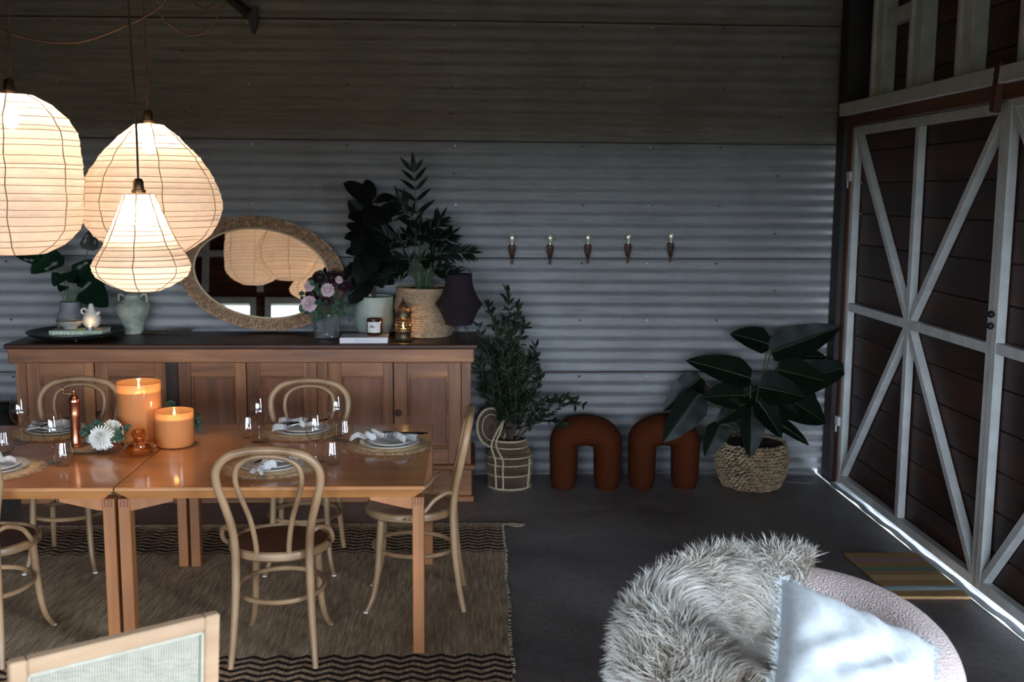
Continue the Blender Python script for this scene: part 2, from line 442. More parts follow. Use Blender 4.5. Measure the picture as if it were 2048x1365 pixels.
for (z0, z1) in rows[1:]:
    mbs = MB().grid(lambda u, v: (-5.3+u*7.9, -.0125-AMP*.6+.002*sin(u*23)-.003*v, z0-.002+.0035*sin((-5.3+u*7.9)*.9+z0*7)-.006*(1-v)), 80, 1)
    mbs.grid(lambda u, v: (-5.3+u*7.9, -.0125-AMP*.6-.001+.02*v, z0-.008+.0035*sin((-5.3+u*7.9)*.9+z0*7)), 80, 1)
    obj('rusted_shaded_edge', mbs, MAT['rust_seam_shade'], wb)
# nail heads, light and dark, in columns
mbl, mbd = MB(), MB()
for px in (20, 138, 385, 512, 700, 905, 910, 1160, 1292, 1432, 1545, 1672):
    for zi in range(9):
        x = on_y(px, 600, 0).x + rnd.uniform(-.01, .01); z = .12+zi*.381+ (0 if px % 2 else .18)
        if z > 3.6: continue
        mm = mbl if px in (138, 512, 910, 1292, 1672) else mbd
        mm.sphere((x, -.012, z), .0065, 6, 4, (1, .6, 1))
tag(obj('nail_head', mbl, pm('zinc_nail', C(190, 190, 190), rough=.3, metal=.6), wb), None, None, kind='stuff')
tag(obj('rust_nail', mbd, pm('rusty_nail', C(44, 34, 30), rough=.8), wb), None, None, kind='stuff')

# corner column and wall beyond
struct('trim_2', MB().box(2.42, 2.62, -.17, -.03, 0, Z_C, .004), MAT['steel_dark'], 'dark steel corner column beside the barn doors', 'column')
struct('trim_3', MB().box(2.45, 2.54, -.235, -.175, 0, 2.42, .004), MAT['brown_post'], 'brown timber jamb along the barn door hinges', 'jamb')

# right wall: solid stretch past the doorway plus boarded gable over the doors
wr = struct('wall_right', MB().box(X_R+.06, X_R+.2, Y_F, DOORWAY[0], 0, Z_C).box(X_R+.06, X_R+.2, DOORWAY[0], DOORWAY[1], DOORWAY[3], Z_C)
            .box(X_R+.10, X_R+.2, DOORWAY[1], .1, 2.34, Z_C).box(X_R+.06, X_R+.2, DOORWAY[1], -4.24, 0, 2.4), MAT['board'], 'right wall of dark cedar boards over the barn doors', 'wall')
zz = 2.42
bmesh_b = [MB().box(-.016, .016, -4.2, 0, 0, h-.006, .004).mesh('cladding_board', MAT['board'], False) for h in (.19, .22)]
i = 0
while zz < Z_C-.1:
    h = (.19, .22)[i % 2]
    o = link('cladding_board', bmesh_b[i % 2], wr, loc=(X_R+.075+rnd.uniform(0, .006), -.03, zz)); zz += h; i += 1
zz = 0
for y0, y1 in ((Y_F, DOORWAY[0]),):
    me = MB().box(-.016, .016, 0, y1-y0, 0, .194, .004).mesh('cladding_board', MAT['board'], False)
    for j in range(19): link('cladding_board', me, wr, loc=(X_R+.05, y0, j*.2))
# white beam, timber lintel strip, studs and noggings
struct('trim_4', MB().box(2.40, 2.56, DOORWAY[0]-.3, -.115, 2.405, 2.485, .004), MAT['white_paint'], 'white painted beam above the barn doors', 'beam')
struct('trim_5', MB().box(2.43, 2.56, DOORWAY[0]-.3, -.14, 2.335, 2.404, .004), MAT['brown_timber'], 'brown timber lintel strip under the white beam', 'lintel')
n = 6
studs = []
for (pxa, pxb, py) in ((1735, 1768, 190), (1808, 1848, 180), (1903, 1950, 160), (2028, 2080, 140)):
    ya, yb = on_x(pxa, py, 2.47).y, on_x(pxb, py, 2.47).y
    studs.append((ya, yb))
step = studs[3][0]-studs[2][0]
while studs[-1][1] > DOORWAY[0]: studs.append((studs[-1][0]+step, studs[-1][1]+step))
for (ya, yb) in studs:
    struct('trim_%d' % n, MB().box(2.50, 2.585, max(yb, ya-.13), ya, 2.485, Z_C, .003).box(2.478, 2.50, ya-.035, ya-.002, 2.485, Z_C-.2, .002), MAT['white_paint'], ('white painted stud nearest the steel corner column' if n == 6 else 'white painted wall stud above the barn doors'), 'stud')['group'] = 'white studs above the barn doors'; n += 1
for q, z in ((0, 2.90), (1, 3.0)):
    ya, yb = studs[q][1], studs[q+1][0]
    struct('trim_%d' % n, MB().box(2.49, 2.55, yb, ya+.03, z, z+.085, .003), MAT['white_paint'], ('white painted nogging between the first two studs' if q == 0 else 'white painted nogging between the second and third studs'), 'nogging'); n += 1

# barn doors: white steel frames with cross braces over cedar boards
def barn_door(name, ya, yb, z0, z1, x, label, knobs):
    d = thing(name, label, 'door'); d['kind'] = 'structure'
    ym, zm = (ya+yb)/2, z0+(z1-z0)*.505
    t, dp = .052, .045
    P = lambda nm, mb: obj(nm, mb, MAT['white_paint'], d, smooth=False)
    P('hinge_stile', MB().box(x, x+dp, ya-t, ya, z0, z1, .003)); P('meeting_stile', MB().box(x, x+dp, yb, yb+t, z0, z1, .003))
    P('top_rail', MB().box(x, x+dp, yb+t, ya-t, z1-t, z1, .003)); P('bottom_rail', MB().box(x, x+dp, yb+t, ya-t, z0, z0+t, .003))
    P('middle_rail', MB().box(x+.001, x+dp, yb+t, ya-t, zm-t/2, zm+t/2, .003))
    P('mullion', MB().box(x+.002, x+dp, ym-t/2, ym+t/2, z0+t, z1-t, .003))
    for (cy, cz) in ((ya-t, z0+t), (ya-t, z1-t), (yb+t, z0+t), (yb+t, z1-t)):
        a = Vector((x+dp/2+.003, cy, cz)); b = Vector((x+dp/2+.003, ym, zm)); L = (b-a).length
        M = frame_to(a, b-a, (1, 0, 0))
        P('brace', MB().box(0, L, -.023, .023, -dp/2, dp/2, .003, mat=M))
    obj('light_stop_sheet', MB().box(x+dp+.03, x+dp+.045, yb, ya, z0, z1), MAT['steel_dark'], d, smooth=False)  # added behind the boards to stop daylight leaking through
    hs = .196; zz = z0+.004; k = 0
    me = MB().box(0, .022, 0, ya-yb-.02, 0, hs-.005, .003).mesh('board', MAT['board'], False)
    while zz+hs < z1+.02:
        link('board', me, d, loc=(x+dp+.004+rnd.uniform(0, .004), yb+.01, zz)); zz += hs
    if z1-zz > .03:
        link('board', MB().box(0, .022, 0, ya-yb-.02, 0, z1-zz-.004, .003).mesh('board', MAT['board'], False), d, loc=(x+dp+.005, yb+.01, zz))
    return d
DZ0, DZ1 = .018, 2.33
d1 = barn_door('door_1', -.245, -2.215, DZ0, DZ1, 2.455, 'barn door leaf with white braces nearest the steel corner column', False)
d2 = barn_door('door_2', -2.225, -4.22, DZ0+.006, DZ1+.02, 2.447, 'barn door leaf with white braces and two black knobs', True)
for z in (1.30, 1.355):
    obj('bolt_knob', MB().sphere((2.432, -2.243, z), .017, 10, 7).tube([(2.43, -2.243, z), (2.45, -2.243, z)], .009, 8), MAT['black'], d2)
for z in (2.02, .42):
    h = obj('hinge', MB().box(2.435, 2.456, -.262, -.205, z-.03, z+.03, .003).tube([(2.44, -.225, z-.075), (2.44, -.225, z+.03)], .006, 8), MAT['white_paint'], d1)
lt = thing('timber_latch', 'short dark timber turn latch over the join of the barn doors', 'latch', (2.42, -2.20, 2.40))
obj('latch_bar', MB().box(-.022, .012, -.028, .028, -.12, .11, .006, mat=Matrix.Rotation(radians(9), 4, 'X')), MAT['brown_post'], lt)
obj('latch_screw', MB().sphere((-.024, 0, .05), .009, 8, 5), MAT['black'], lt)

# left wall, ceiling, front wall with windows
struct('wall_left', MB().box(X_L-.15, X_L, Y_F, .1, 0, Z_C), MAT['board'], 'dark board wall on the far side of the dining table', 'wall')
struct('ceiling', MB().box(X_L-.2, X_R+.4, Y_F-.2, .2, Z_C, Z_C+.12), MAT['ceil'], 'dark iron ceiling of the shed', 'ceiling')
mb = MB().box(X_L, X_R+.2, Y_F-.12, Y_F, 0, WZ0).box(X_L, X_R+.2, Y_F-.12, Y_F, WZ1, Z_C)
xs = [X_L]+[v for w in WINDOWS for v in w]+[X_R+.2]
for a, b in zip(xs[::2], xs[1::2]): mb.box(a, b, Y_F-.12, Y_F, WZ0, WZ1)
wf = struct('wall_front', mb, MAT['board_x'], 'front wall of dark boards with white framed windows', 'wall')
me = MB().box(0, X_R-X_L-.02, -.016, .016, 0, .194, .004).mesh('cladding_board', MAT['board_x'], False)
for j in range(8): link('cladding_board', me, wf, loc=(X_L+.01, Y_F+.017, WZ1+.1+j*.2))
for w, (a, b) in enumerate(WINDOWS):
    d = thing('window_%d' % (w+1), ('white framed window beside the open doorway' if w == 3 else 'white framed window in the front wall'), 'window'); d['kind'] = 'structure'; d['group'] = 'front windows'
    f = MB(); t = .07
    f.box(a-.03, b+.03, Y_F-.06, Y_F+.05, WZ1-.05, WZ1+.06, .004).box(a-.03, b+.03, Y_F-.06, Y_F+.06, WZ0-.05, WZ0+.05, .004)
    f.box(a-.03, a+t, Y_F-.06, Y_F+.045, WZ0, WZ1, .004).box(b-t, b+.03, Y_F-.06, Y_F+.045, WZ0, WZ1, .004)
    obj('window_frame', f, MAT['white_paint'], d, smooth=False)
    nm = 3 if b-a > 1.4 else 2
    for q in range(1, nm): 
        xm = a+(b-a)*q/nm
        obj('mullion', MB().box(xm-.03, xm+.03, Y_F-.05, Y_F+.035, WZ0, WZ1, .003), MAT['white_paint'], d, smooth=False)
    obj('transom', MB().box(a, b, Y_F-.05, Y_F+.03, 1.16, 1.22, .003), MAT['white_paint'], d, smooth=False)
    obj('pane', MB().box(a, b, Y_F-.022, Y_F-.018, WZ0, WZ1), MAT['glass_pane'], d, smooth=False)
j = 0
for xx in (-4.6, -3.7, -2.85, -1.95, -.85, .1, 1.15, 2.0):
    struct('trim_%d' % n, MB().box(xx-.05, xx+.05, Y_F+.02, Y_F+.1, WZ1+.14, Z_C, .003), MAT['white_paint'], 'white painted stud above the front windows', 'stud')['group'] = 'studs above front windows'; n += 1
struct('trim_%d' % n, MB().box(X_L, X_R, Y_F+.02, Y_F+.11, 3.05, 3.14, .003), MAT['white_paint'], 'white painted rail across the studs above the front windows', 'rail'); n += 1

# unseen verandah roof, added to limit the sky light through the front windows
struct('added_verandah_roof', MB().box(X_L-2, X_R+3, Y_F-2.6, Y_F-.12, 2.55, 2.62), MAT['ceil'], 'added verandah roof limiting sky light at the front windows', 'roof')

# steel bracket high on the back wall
br = thing('steel_bracket', 'dark steel bracket high on the corrugated iron wall', 'bracket', on_y(500, 30, -.04))
obj('diagonal_strut', MB().tube([(-.42, -.10, .36), (.0, -.04, .0)], .032, 4), MAT['steel_dark'], br, smooth=False)
obj('gusset_plate', MB().add([(-.045, -.03, .05), (.05, -.03, .05), (.05, -.03, -.05), (.028, -.03, -.115), (.012, -.03, -.115), (-.005, -.03, -.02), (-.045, -.03, -.01)] + [(-.045, .0, .05), (.05, .0, .05), (.05, .0, -.05), (.028, .0, -.115), (.012, .0, -.115), (-.005, .0, -.02), (-.045, .0, -.01)],
    [(0,6,5,4,3,2,1), (7,8,9,10,11,12,13)] + [(i, (i+1) % 7, 7+(i+1) % 7, 7+i) for i in range(7)]), MAT['steel_dark'], br, smooth=False)

# ================================================================== rug
def make_rug_mat():
    m, nt, p = nodes('jute_rug_zigzag')
    tc = nt.nodes.new('ShaderNodeTexCoord'); sp = nt.nodes.new('ShaderNodeSeparateXYZ'); nt.links.new(tc.outputs['Object'], sp.inputs[0])
    x, y = sp.outputs[0], sp.outputs[1]
    mp = mapped(nt, (26, 2.2, 1)); n1 = noise(nt, mp, 3.0, 5, .65)
    mp2 = mapped(nt, (150, 90, 1)); n2 = noise(nt, mp2, 1.4, 2)
    mp3 = mapped(nt, (9, 1.2, 1), rot=(0, 0, .25)); n3 = noise(nt, mp3, 1.0, 4)
    base = ramp(nt, n1.outputs['Fac'], [(.28, C(132, 110, 88)), (.5, C(180, 153, 124)), (.72, C(222, 195, 160))]).outputs[0]
    weave = ramp(nt, n2.outputs['Fac'], [(.3, (.55, .55, .55)), (.62, (1.2, 1.2, 1.2))]).outputs[0]
    base = mixc(nt, base, weave, .9, 'MULTIPLY')
    base = mixc(nt, base, ramp(nt, n3.outputs['Fac'], [(.35, (.8, .78, .76)), (.6, (1.08, 1.08, 1.08))]).outputs[0], .8, 'MULTIPLY')
    tri = math_n(nt, 'PINGPONG', x, .055)
    ph = math_n(nt, 'ADD', y, math_n(nt, 'MULTIPLY', tri, .55))
    nz = mapped(nt, (20, 20, 1)); nn = noise(nt, nz, 2, 2)
    ph = math_n(nt, 'ADD', ph, math_n(nt, 'MULTIPLY', nn.outputs['Fac'], .012))
    fr = math_n(nt, 'FRACT', math_n(nt, 'DIVIDE', ph, .052))
    st = math_n(nt, 'LESS_THAN', fr, .48)
    # two bands (object coords: rug spans y -2.27..0)
    ya = math_n(nt, 'ADD', y, math_n(nt, 'MULTIPLY', tri, .55))
    back = math_n(nt, 'MULTIPLY', math_n(nt, 'GREATER_THAN', ya, -.46), math_n(nt, 'LESS_THAN', ya, -.045))
    front = math_n(nt, 'MULTIPLY', math_n(nt, 'LESS_THAN', ya, -1.745), math_n(nt, 'GREATER_THAN', ya, -2.22))
    fac = math_n(nt, 'MULTIPLY', st, math_n(nt, 'MAXIMUM', back, front))
    col = mixc(nt, base, C(30, 24, 26), math_n(nt, 'MULTIPLY', fac, .95))
    nt.links.new(col, p.inputs['Base Color']); p.inputs['Roughness'].default_value = .95; p.inputs['Specular IOR Level'].default_value = .15
    bump(nt, p, math_n(nt, 'ADD', n2.outputs['Fac'], math_n(nt, 'MULTIPLY', fac, .6)), .8, .008)
    return m
MAT['rug'] = make_rug_mat()
RUG_Y0 = -1.13
rug = thing('jute_rug', 'large woven jute rug with black zigzag end bands under the dining table', 'rug', (0, RUG_Y0, 0))
def rugf(u, v):
    x = -3.35 + u*3.55; y = -v*2.27
    x += (.004*sin(y*9)+.002*sin(y*23) - .03*v)*(u > .98)
    return (x, y + .006*sin(x*7)*(v < .02), .010 + .0015*sin(x*31)*sin(y*27))
mb = MB().grid(rugf, 90, 60)
mb.grid(lambda u, v: (rugf(u, 0)[0], rugf(u, 0)[1]+.0*v, .010*(1-v)), 90, 1).grid(lambda u, v: (rugf(1, u)[0], rugf(1, u)[1], .010*(1-v)), 60, 1).grid(lambda u, v: (rugf(u, 1)[0], rugf(u, 1)[1], .010*(1-v)), 90, 1)
obj('weave', mb, MAT['rug'], rug)
mb = MB(); r = random.Random(3); x = -3.34
while x < .2:
    for yy, sg in ((0.0, 1), (-2.27, -1)):
        d = r.uniform(.012, .03); L = r.uniform(.02, .038)
        mb.tube([(x, yy, .009), (x+d*.6, yy+sg*L*.6, .011), (x+d, yy+sg*L, .005)], [.005, .0045, .002], 5)
    x += .019
for q in range(4):
    mb.tube(spl([(.19, -.01, .008), (.22+.01*q, .005*q-.01, .012), (.27+.012*q, .012*q-.03, .006), (.31+.006*q, .01*q-.02, .004)], 4), .004, 5)
tag(obj('fringe', mb, pm('jute_fringe', C(140, 120, 98), rough=.95), rug), None, None, kind='stuff')
mb = MB(); r = random.Random(5)
for q in range(420):
    v = r.random(); p = rugf(1, v)
    mb.tube([(p[0]-.004, p[1], .008), (p[0]+r.uniform(.006, .016), p[1]+r.uniform(-.008, .008), r.uniform(.002, .012))], [.002, .001], 3, caps=False)
tag(obj('selvedge', mb, pm('jute_selvedge', C(150, 136, 116), rough=.95), rug), None, None, kind='stuff')

# door mat with stripes
mat_o = thing('door_mat', 'coir door mat with pastel stripes in front of the barn doors', 'mat', (0, 0, 0))
Pm = [on_z(1688, 1112, 0), on_z(1833, 1112, 0), on_z(1940, 1200, 0), on_z(1790, 1200, 0)]
def make_mat_mat():
    m, nt, p = nodes('striped_coir')
    tc = nt.nodes.new('ShaderNodeTexCoord'); sp = nt.nodes.new('ShaderNodeSeparateXYZ'); nt.links.new(tc.outputs['Object'], sp.inputs[0])
    t = math_n(nt, 'DIVIDE', math_n(nt, 'SUBTRACT', Pm[0].y, sp.outputs[1]), Pm[0].y-Pm[3].y)
    coir, pink, green, straw, blue = C(202, 156, 104), C(196, 154, 156), C(134, 158, 132), C(226, 190, 138), C(172, 192, 194)
    r = ramp(nt, t, [(0, coir), (.14, pink), (.24, coir), (.35, green), (.45, coir), (.54, straw), (.66, coir), (.78, blue), (.88, coir)])
    r.color_ramp.interpolation = 'CONSTANT'
    mp = mapped(nt, (1, 1, 1)); n2 = noise(nt, mp, 260, 2)
    col = mixc(nt, r.outputs[0], ramp(nt, n2.outputs['Fac'], [(.3, (.6, .6, .6)), (.65, (1.15, 1.15, 1.15))]).outputs[0], .9, 'MULTIPLY')
    nt.links.new(col, p.inputs['Base Color']); p.inputs['Roughness'].default_value = .95
    bump(nt, p, n2.outputs['Fac'], .6, .006); return m
def matf(u, v):
    a = Pm[0].lerp(Pm[1], u); b = Pm[3].lerp(Pm[2], u); q = a.lerp(b, v); return (q.x, q.y, .016)
mb = MB().grid(matf, 6, 8)
vs = [matf(0,0), matf(1,0), matf(1,1), matf(0,1)]
mb.add(vs+[(a, b, .001) for a, b, c in vs], [(i, (i+1) % 4, 4+(i+1) % 4, 4+i) for i in range(4)])
obj('coir_pile', mb, make_mat_mat(), mat_o, smooth=False)
obj('backing', MB().add([(a, b, .0005) for a, b, c in vs]+[(a, b, .003) for a, b, c in vs], [(0,1,2,3), (4,7,6,5)]+[(i, (i+1) % 4, 4+(i+1) % 4, 4+i) for i in range(4)]), MAT['black'], mat_o, smooth=False)
# ================================================================== pendant lanterns
def make_paper():
    m = bpy.data.materials.new('cream_cotton_shade'); m.use_nodes = True; nt = m.node_tree; nt.nodes.clear()
    o = nt.nodes.new('ShaderNodeOutputMaterial')
    mp = mapped(nt, (1, 1, 1)); n1 = noise(nt, mp, 9, 5, .6); n2 = noise(nt, mapped(nt, (6, 6, 60)), 3, 4)
    col = mixc(nt, ramp(nt, n1.outputs['Fac'], [(.3, C(234, 220, 204)), (.7, C(246, 236, 224))]).outputs[0],
               ramp(nt, n2.outputs['Fac'], [(.35, (.84, .82, .8)), (.6, (1.0, 1.0, 1.0))]).outputs[0], .7, 'MULTIPLY')
    df = nt.nodes.new('ShaderNodeBsdfDiffuse'); tl = nt.nodes.new('ShaderNodeBsdfTranslucent'); tr = nt.nodes.new('ShaderNodeBsdfTransparent')
    nt.links.new(col, df.inputs[0]); nt.links.new(col, tl.inputs[0]); tr.inputs[0].default_value = (1, .86, .7, 1)
    a = nt.nodes.new('ShaderNodeMixShader'); a.inputs[0].default_value = .5
    nt.links.new(df.outputs[0], a.inputs[1]); nt.links.new(tl.outputs[0], a.inputs[2])
    b = nt.nodes.new('ShaderNodeMixShader'); b.inputs[0].default_value = .17
    nt.links.new(a.outputs[0], b.inputs[1]); nt.links.new(tr.outputs[0], b.inputs[2])
    nt.links.new(b.outputs[0], o.inputs[0]); return m
MAT['paper'] = make_paper()
MAT['wire'] = pm('thin_brown_wire', C(150, 118, 92), rough=.7)
MAT['rib'] = pm('brown_rib_thread', C(150, 124, 100), rough=.9)
MAT['bulb'] = emis('glowing_bulb', (1, .80, .55, 1), 60)
LAMP_COL = (1.0, .76, .585)
def interp(tab, t):
    for (a, ra), (b, rb) in zip(tab, tab[1:]):
        if t <= b:
            u = (t-a)/(b-a); u = u*u*(3-2*u)*.35+u*.65
            return ra+(rb-ra)*u
    return tab[-1][1]
def lantern(name, label, px, Y, top_y, bot_y, prof, nh, power, seed, cord_top_px, bulb_drop=.12):
    """prof: list of (fraction from top, radius in photo pixels)"""
    top = on_y(px[0], top_y, Y); bot = on_y(px[1], bot_y, Y)
    s = (Vector(top)-CAM).dot(FWD)/F_PX
    H = top.z-bot.z; r = random.Random(seed)
    root = thing(name, label, 'pendant lamp', ((top.x+bot.x)/2, Y, bot.z), group=None)
    tab = [(t, rr*s) for t, rr in prof]
    rings = []
    for h in range(nh+1):
        t = h/nh + (r.uniform(-.25, .25)/nh if 0 < h < nh else 0)
        rings.append((t, interp(tab, t)*(1+r.uniform(-.008, .008))))
    P = []
    for h in range(nh):
        (t0, r0), (t1, r1) = rings[h], rings[h+1]
        for q in range(4):
            u = q/4
            P.append(((r0+(r1-r0)*u) - .045*(H/nh)*4*u*(1-u)*1.6, H*(1-(t0+(t1-t0)*u))))
    P.append((rings[-1][1], 0.0))
    ph = [r.uniform(0, 6.28) for _ in range(8)]
    def fn(q, z, a):
        return q*(1+.006*sin(a*5+z*37+ph[0])+.004*sin(a*11-z*61+ph[1])+.003*sin(a*23+z*90+ph[2]))
    obj('shade', MB().lathe(P[::-1], 72, fn=fn), MAT['paper'], root)
    mb = MB()
    for (t, rr) in rings:
        z = H*(1-t)
        mb.tube([((fn(rr, z, 2*pi*k/72)+.001)*cos(2*pi*k/72), (fn(rr, z, 2*pi*k/72)+.001)*sin(2*pi*k/72), z+.0025*sin(2*pi*k/72+ph[3]+t*9)) for k in range(72)], .0012, 4, closed=True)
    obj('spiral_wire', mb, MAT['wire'], root)
    for k in range(7):
        a = 2*pi*k/7 + ph[4]
        pts = []
        for (t, rr) in rings:
            aa = a + .012*sin(t*31+k); q = rr+.0004; pts.append((q*cos(aa), q*sin(aa), H*(1-t)))
        obj('rib', MB().tube(pts, .0021, 5), MAT['rib'], root)
    rt = rings[0][1]
    cap = obj('bulb_holder', MB().lathe([(0, H+.062), (.012, H+.062), (.02, H+.05), (.021, H+.02), (.027, H+.017), (.027, H+.006), (.021, H+.002), (.021, H-.03), (0, H-.03)][::-1], 20), MAT['socket'], root)
    mb = MB()
    for k in range(3):
        a = 2*pi*k/3; mb.tube([(.02*cos(a), .02*sin(a), H-.005), (rt*cos(a), rt*sin(a), H)], .002, 5)
    tag(obj('top_spider', mb, MAT['wire'], root), None, None, kind='stuff')
    obj('bulb', MB().lathe([(0, H-.13), (.018, H-.125), (.029, H-.105), (.03, H-.09), (.02, H-.055), (.014, H-.035), (0, H-.03)], 16), MAT['bulb'], root)
    ct = on_y(cord_top_px[0], cord_top_px[1], Y) - Vector(root.location)
    up_end = Vector((ct.x, 0, Z_C-.02-root.location.z)); f = (up_end.z-H)/(ct.z-H); up_end.x = ct.x*f
    obj('flex', MB().tube(spl([(0, 0, H+.055), (ct.x*.35+.004, 0, H+(ct.z-H)*.4), (ct.x, 0, ct.z), tuple(up_end)], 6), .0042, 6), MAT['cord'], root)
    point('lamp_light', root, (0, 0, H-.09), power, LAMP_COL, .035)
    return root
PW = 54
lantern('pendant_lantern', 'drum shaped cream fabric pendant lantern with rounded ends', (28, 28), -2.75, 190, 508,
        [(0, 45), (.06, 80), (.14, 108), (.25, 126), (.4, 131), (.6, 132), (.78, 129), (.87, 117), (.94, 90), (1, 52)], 21, PW*1.25, 1, (15, 0))
lantern('pendant_lantern', 'large onion shaped cream fabric pendant lantern in front of the iron wall', (298, 306), -2.27, 249, 506,
        [(0, 28), (.1, 60), (.25, 97), (.4, 122), (.52, 136), (.62, 139.5), (.72, 136), (.82, 123), (.92, 97), (1, 60)], 20, PW, 2, (285, 0))
lantern('pendant_lantern', 'small teardrop shaped cream fabric pendant lantern hanging before the onion shaped one', (278, 285), -2.80, 389, 581,
        [(0, 30), (.12, 39), (.3, 53), (.5, 70), (.66, 90), (.75, 97.5), (.84, 92), (.93, 68), (1, 36)], 19, PW*.8, 3, (256, 0))
# slack flex hung between hooks in the roof
def slack(label, pts, Y):
    P = [on_y(x, y, Y) for x, y in pts]; b = Vector(P[0])
    return tag(obj('electric_flex', MB().tube(spl([p-b for p in P], 8), .0042, 6), MAT['cord'], loc=b), label, 'cord', None)
slack('long brown flex sagging behind the drum shaped lantern', [(-60, 20), (0, 58), (60, 78), (135, 86), (190, 76), (260, 48), (310, 20), (345, -25), (370, -140)], -2.3)
slack('brown flex hanging in a deep loop beside the steel bracket', [(285, -140), (300, -20), (330, 40), (372, 68), (405, 66), (435, 35), (455, -15), (470, -140)], -2.0)
slack('short shallow loop of brown flex by the steel bracket', [(370, -140), (384, -10), (402, 15), (420, 14), (432, -8), (445, -140)], -1.7)

# ================================================================== sideboard
SY = -.65; SK = (0.046+2.755)/(951-12)
def sx(px): return .046 + (px-951)*SK
SB_B = -.06
sb = thing('sideboard', 'long old pine sideboard with six panelled doors against the iron wall', 'sideboard', (0, 0, 0))
obj('worktop', MB().box(sx(8), sx(955), SY-.015, SB_B, .962, .99, .006), MAT['sb_top'], sb, smooth=False)
obj('fascia', MB().box(sx(14), sx(948), SY, SB_B, .875, .962, .006), MAT['sb'], sb, smooth=False)
obj('carcass', MB().box(sx(30), sx(936), SY+.05, SB_B, .22, .875), MAT['sb_dark'], sb, smooth=False)
obj('plinth', MB().box(sx(22), sx(948), SY+.005, SB_B, .0, .035, .004).box(sx(28), sx(944), SY+.02, SB_B, .035, .205, .006).box(sx(18), sx(952), SY+.0, SB_B, .205, .235, .008), MAT['sb'], sb, smooth=False)
for i, (a, b) in enumerate(((25, 46), (325, 348), (628, 650), (922, 942))):
    obj('upright', MB().box(sx(a), sx(b), SY+.018, SY+.06, .235, .875, .003), MAT['sb_dark'] if i == 1 else MAT['sb_z'], sb, smooth=False)
doors = [(46, 72, 160, 181, 1), (181.5, 208, 300, 325, -1), (348, 374, 462, 485, 1), (485.5, 513, 600, 628, -1), (650, 677, 763, 783, 1), (783.5, 812, 895, 922, -1)]
Z0, Z1 = .238, .873
for i, (a, b, c, d, sd) in enumerate(doors):
    x0, x1, x2, x3 = sx(a)+.002, sx(b), sx(c), sx(d)-.002
    y0, y1 = SY+.02, SY+.05
    dr = thing('door', None, None); dr.parent = sb
    for (u, v) in ((x0, x1), (x2, x3)): obj('stile', MB().box(u, v, y0, y1, Z0, Z1, .002), MAT['sb_z'], dr, smooth=False)
    for (u, v) in ((Z1-.085, Z1), (Z0, Z0+.10)): obj('rail', MB().box(x1, x2, y0+.001, y1, u, v, .002), MAT['sb'], dr, smooth=False)
    z0, z1 = Z0+.10, Z1-.085
    obj('panel', MB().box(x1-.004, x2+.004, y0+.02, y1, z0-.004, z1+.004), MAT['sb_panel'], dr, smooth=False)
    mb = MB(); t = .011
    mb.box(x1, x1+t, y0+.004, y0+.02, z0, z1, .003).box(x2-t, x2, y0+.004, y0+.02, z0, z1, .003).box(x1+t, x2-t, y0+.004, y0+.02, z1-t, z1, .003).box(x1+t, x2-t, y0+.004, y0+.02, z0, z0+t, .003)
    obj('moulding', mb, MAT['sb'], dr, smooth=False)
    if sd < 0:
        kx = (x0+x1)/2-.012
        obj('knob', MB().lathe([(0, 0), (.016, .003), (.02, .010), (.016, .018), (.008, .022), (.008, .036)], 14).xf(Matrix.Translation((kx, y0-.034, .565)) @ Matrix.Rotation(radians(-90), 4, 'X')), MAT['sb_dark'], dr)

# ================================================================== oval mirror
MC = Vector(on_y(524, 547, -.115)); LEAN, MROLL, MYAW = radians(6.1), radians(-9), radians(1.2)
mi = thing('oval_mirror', 'oval mirror with a wide braided seagrass frame leaning on the wall', 'mirror', MC)
mi.matrix_world = Matrix.Translation(MC) @ Matrix.Rotation(MYAW, 4, 'Z') @ Matrix.Rotation(pi/2-LEAN, 4, 'X') @ Matrix.Rotation(MROLL, 4, 'Z')
A_, B_ = .535, .362                    # outer half axes; local z points into the room
a_, b_ = .430, .280
m, nt, p = nodes('mirror_silver'); p.inputs['Metallic'].default_value = 1; p.inputs['Roughness'].default_value = .0; p.inputs['Base Color'].default_value = (.86, .87, .87, 1)
mb = MB(); mb.add([(0, 0, .008)]+[((a_+.01)*cos(2*pi*k/72), (b_+.01)*sin(2*pi*k/72), .008) for k in range(72)], [(0, 1+k, 1+(k+1) % 72) for k in range(72)])
obj('mirror_glass', mb, m, mi, smooth=False)
MAT['seagrass'] = pm('braided_seagrass', C(118, 86, 62), C(196, 160, 126), rough=.8, scale=45, lo=.3, hi=.7)
mb = MB()
def ell(A, B, z): return [(A*cos(2*pi*k/96), B*sin(2*pi*k/96), z) for k in range(96)]
ringz = [ell(A_, B_, -.008), ell(A_, B_, .008), ell(A_-.02, B_-.02, .014), ell(a_+.01, b_+.01, .012), ell(a_, b_, .006)]
vs = [q for R in ringz for q in R]
mb.add(vs, [(i*96+k, i*96+(k+1) % 96, (i+1)*96+(k+1) % 96, (i+1)*96+k) for i in range(4) for k in range(96)])
mb.add([(0, 0, -.008)]+ell(A_, B_, -.008), [(0, 1+(k+1) % 96, 1+k) for k in range(96)])
obj('frame_board', mb, MAT['seagrass'], mi)
mb = MB(); nrow = 3
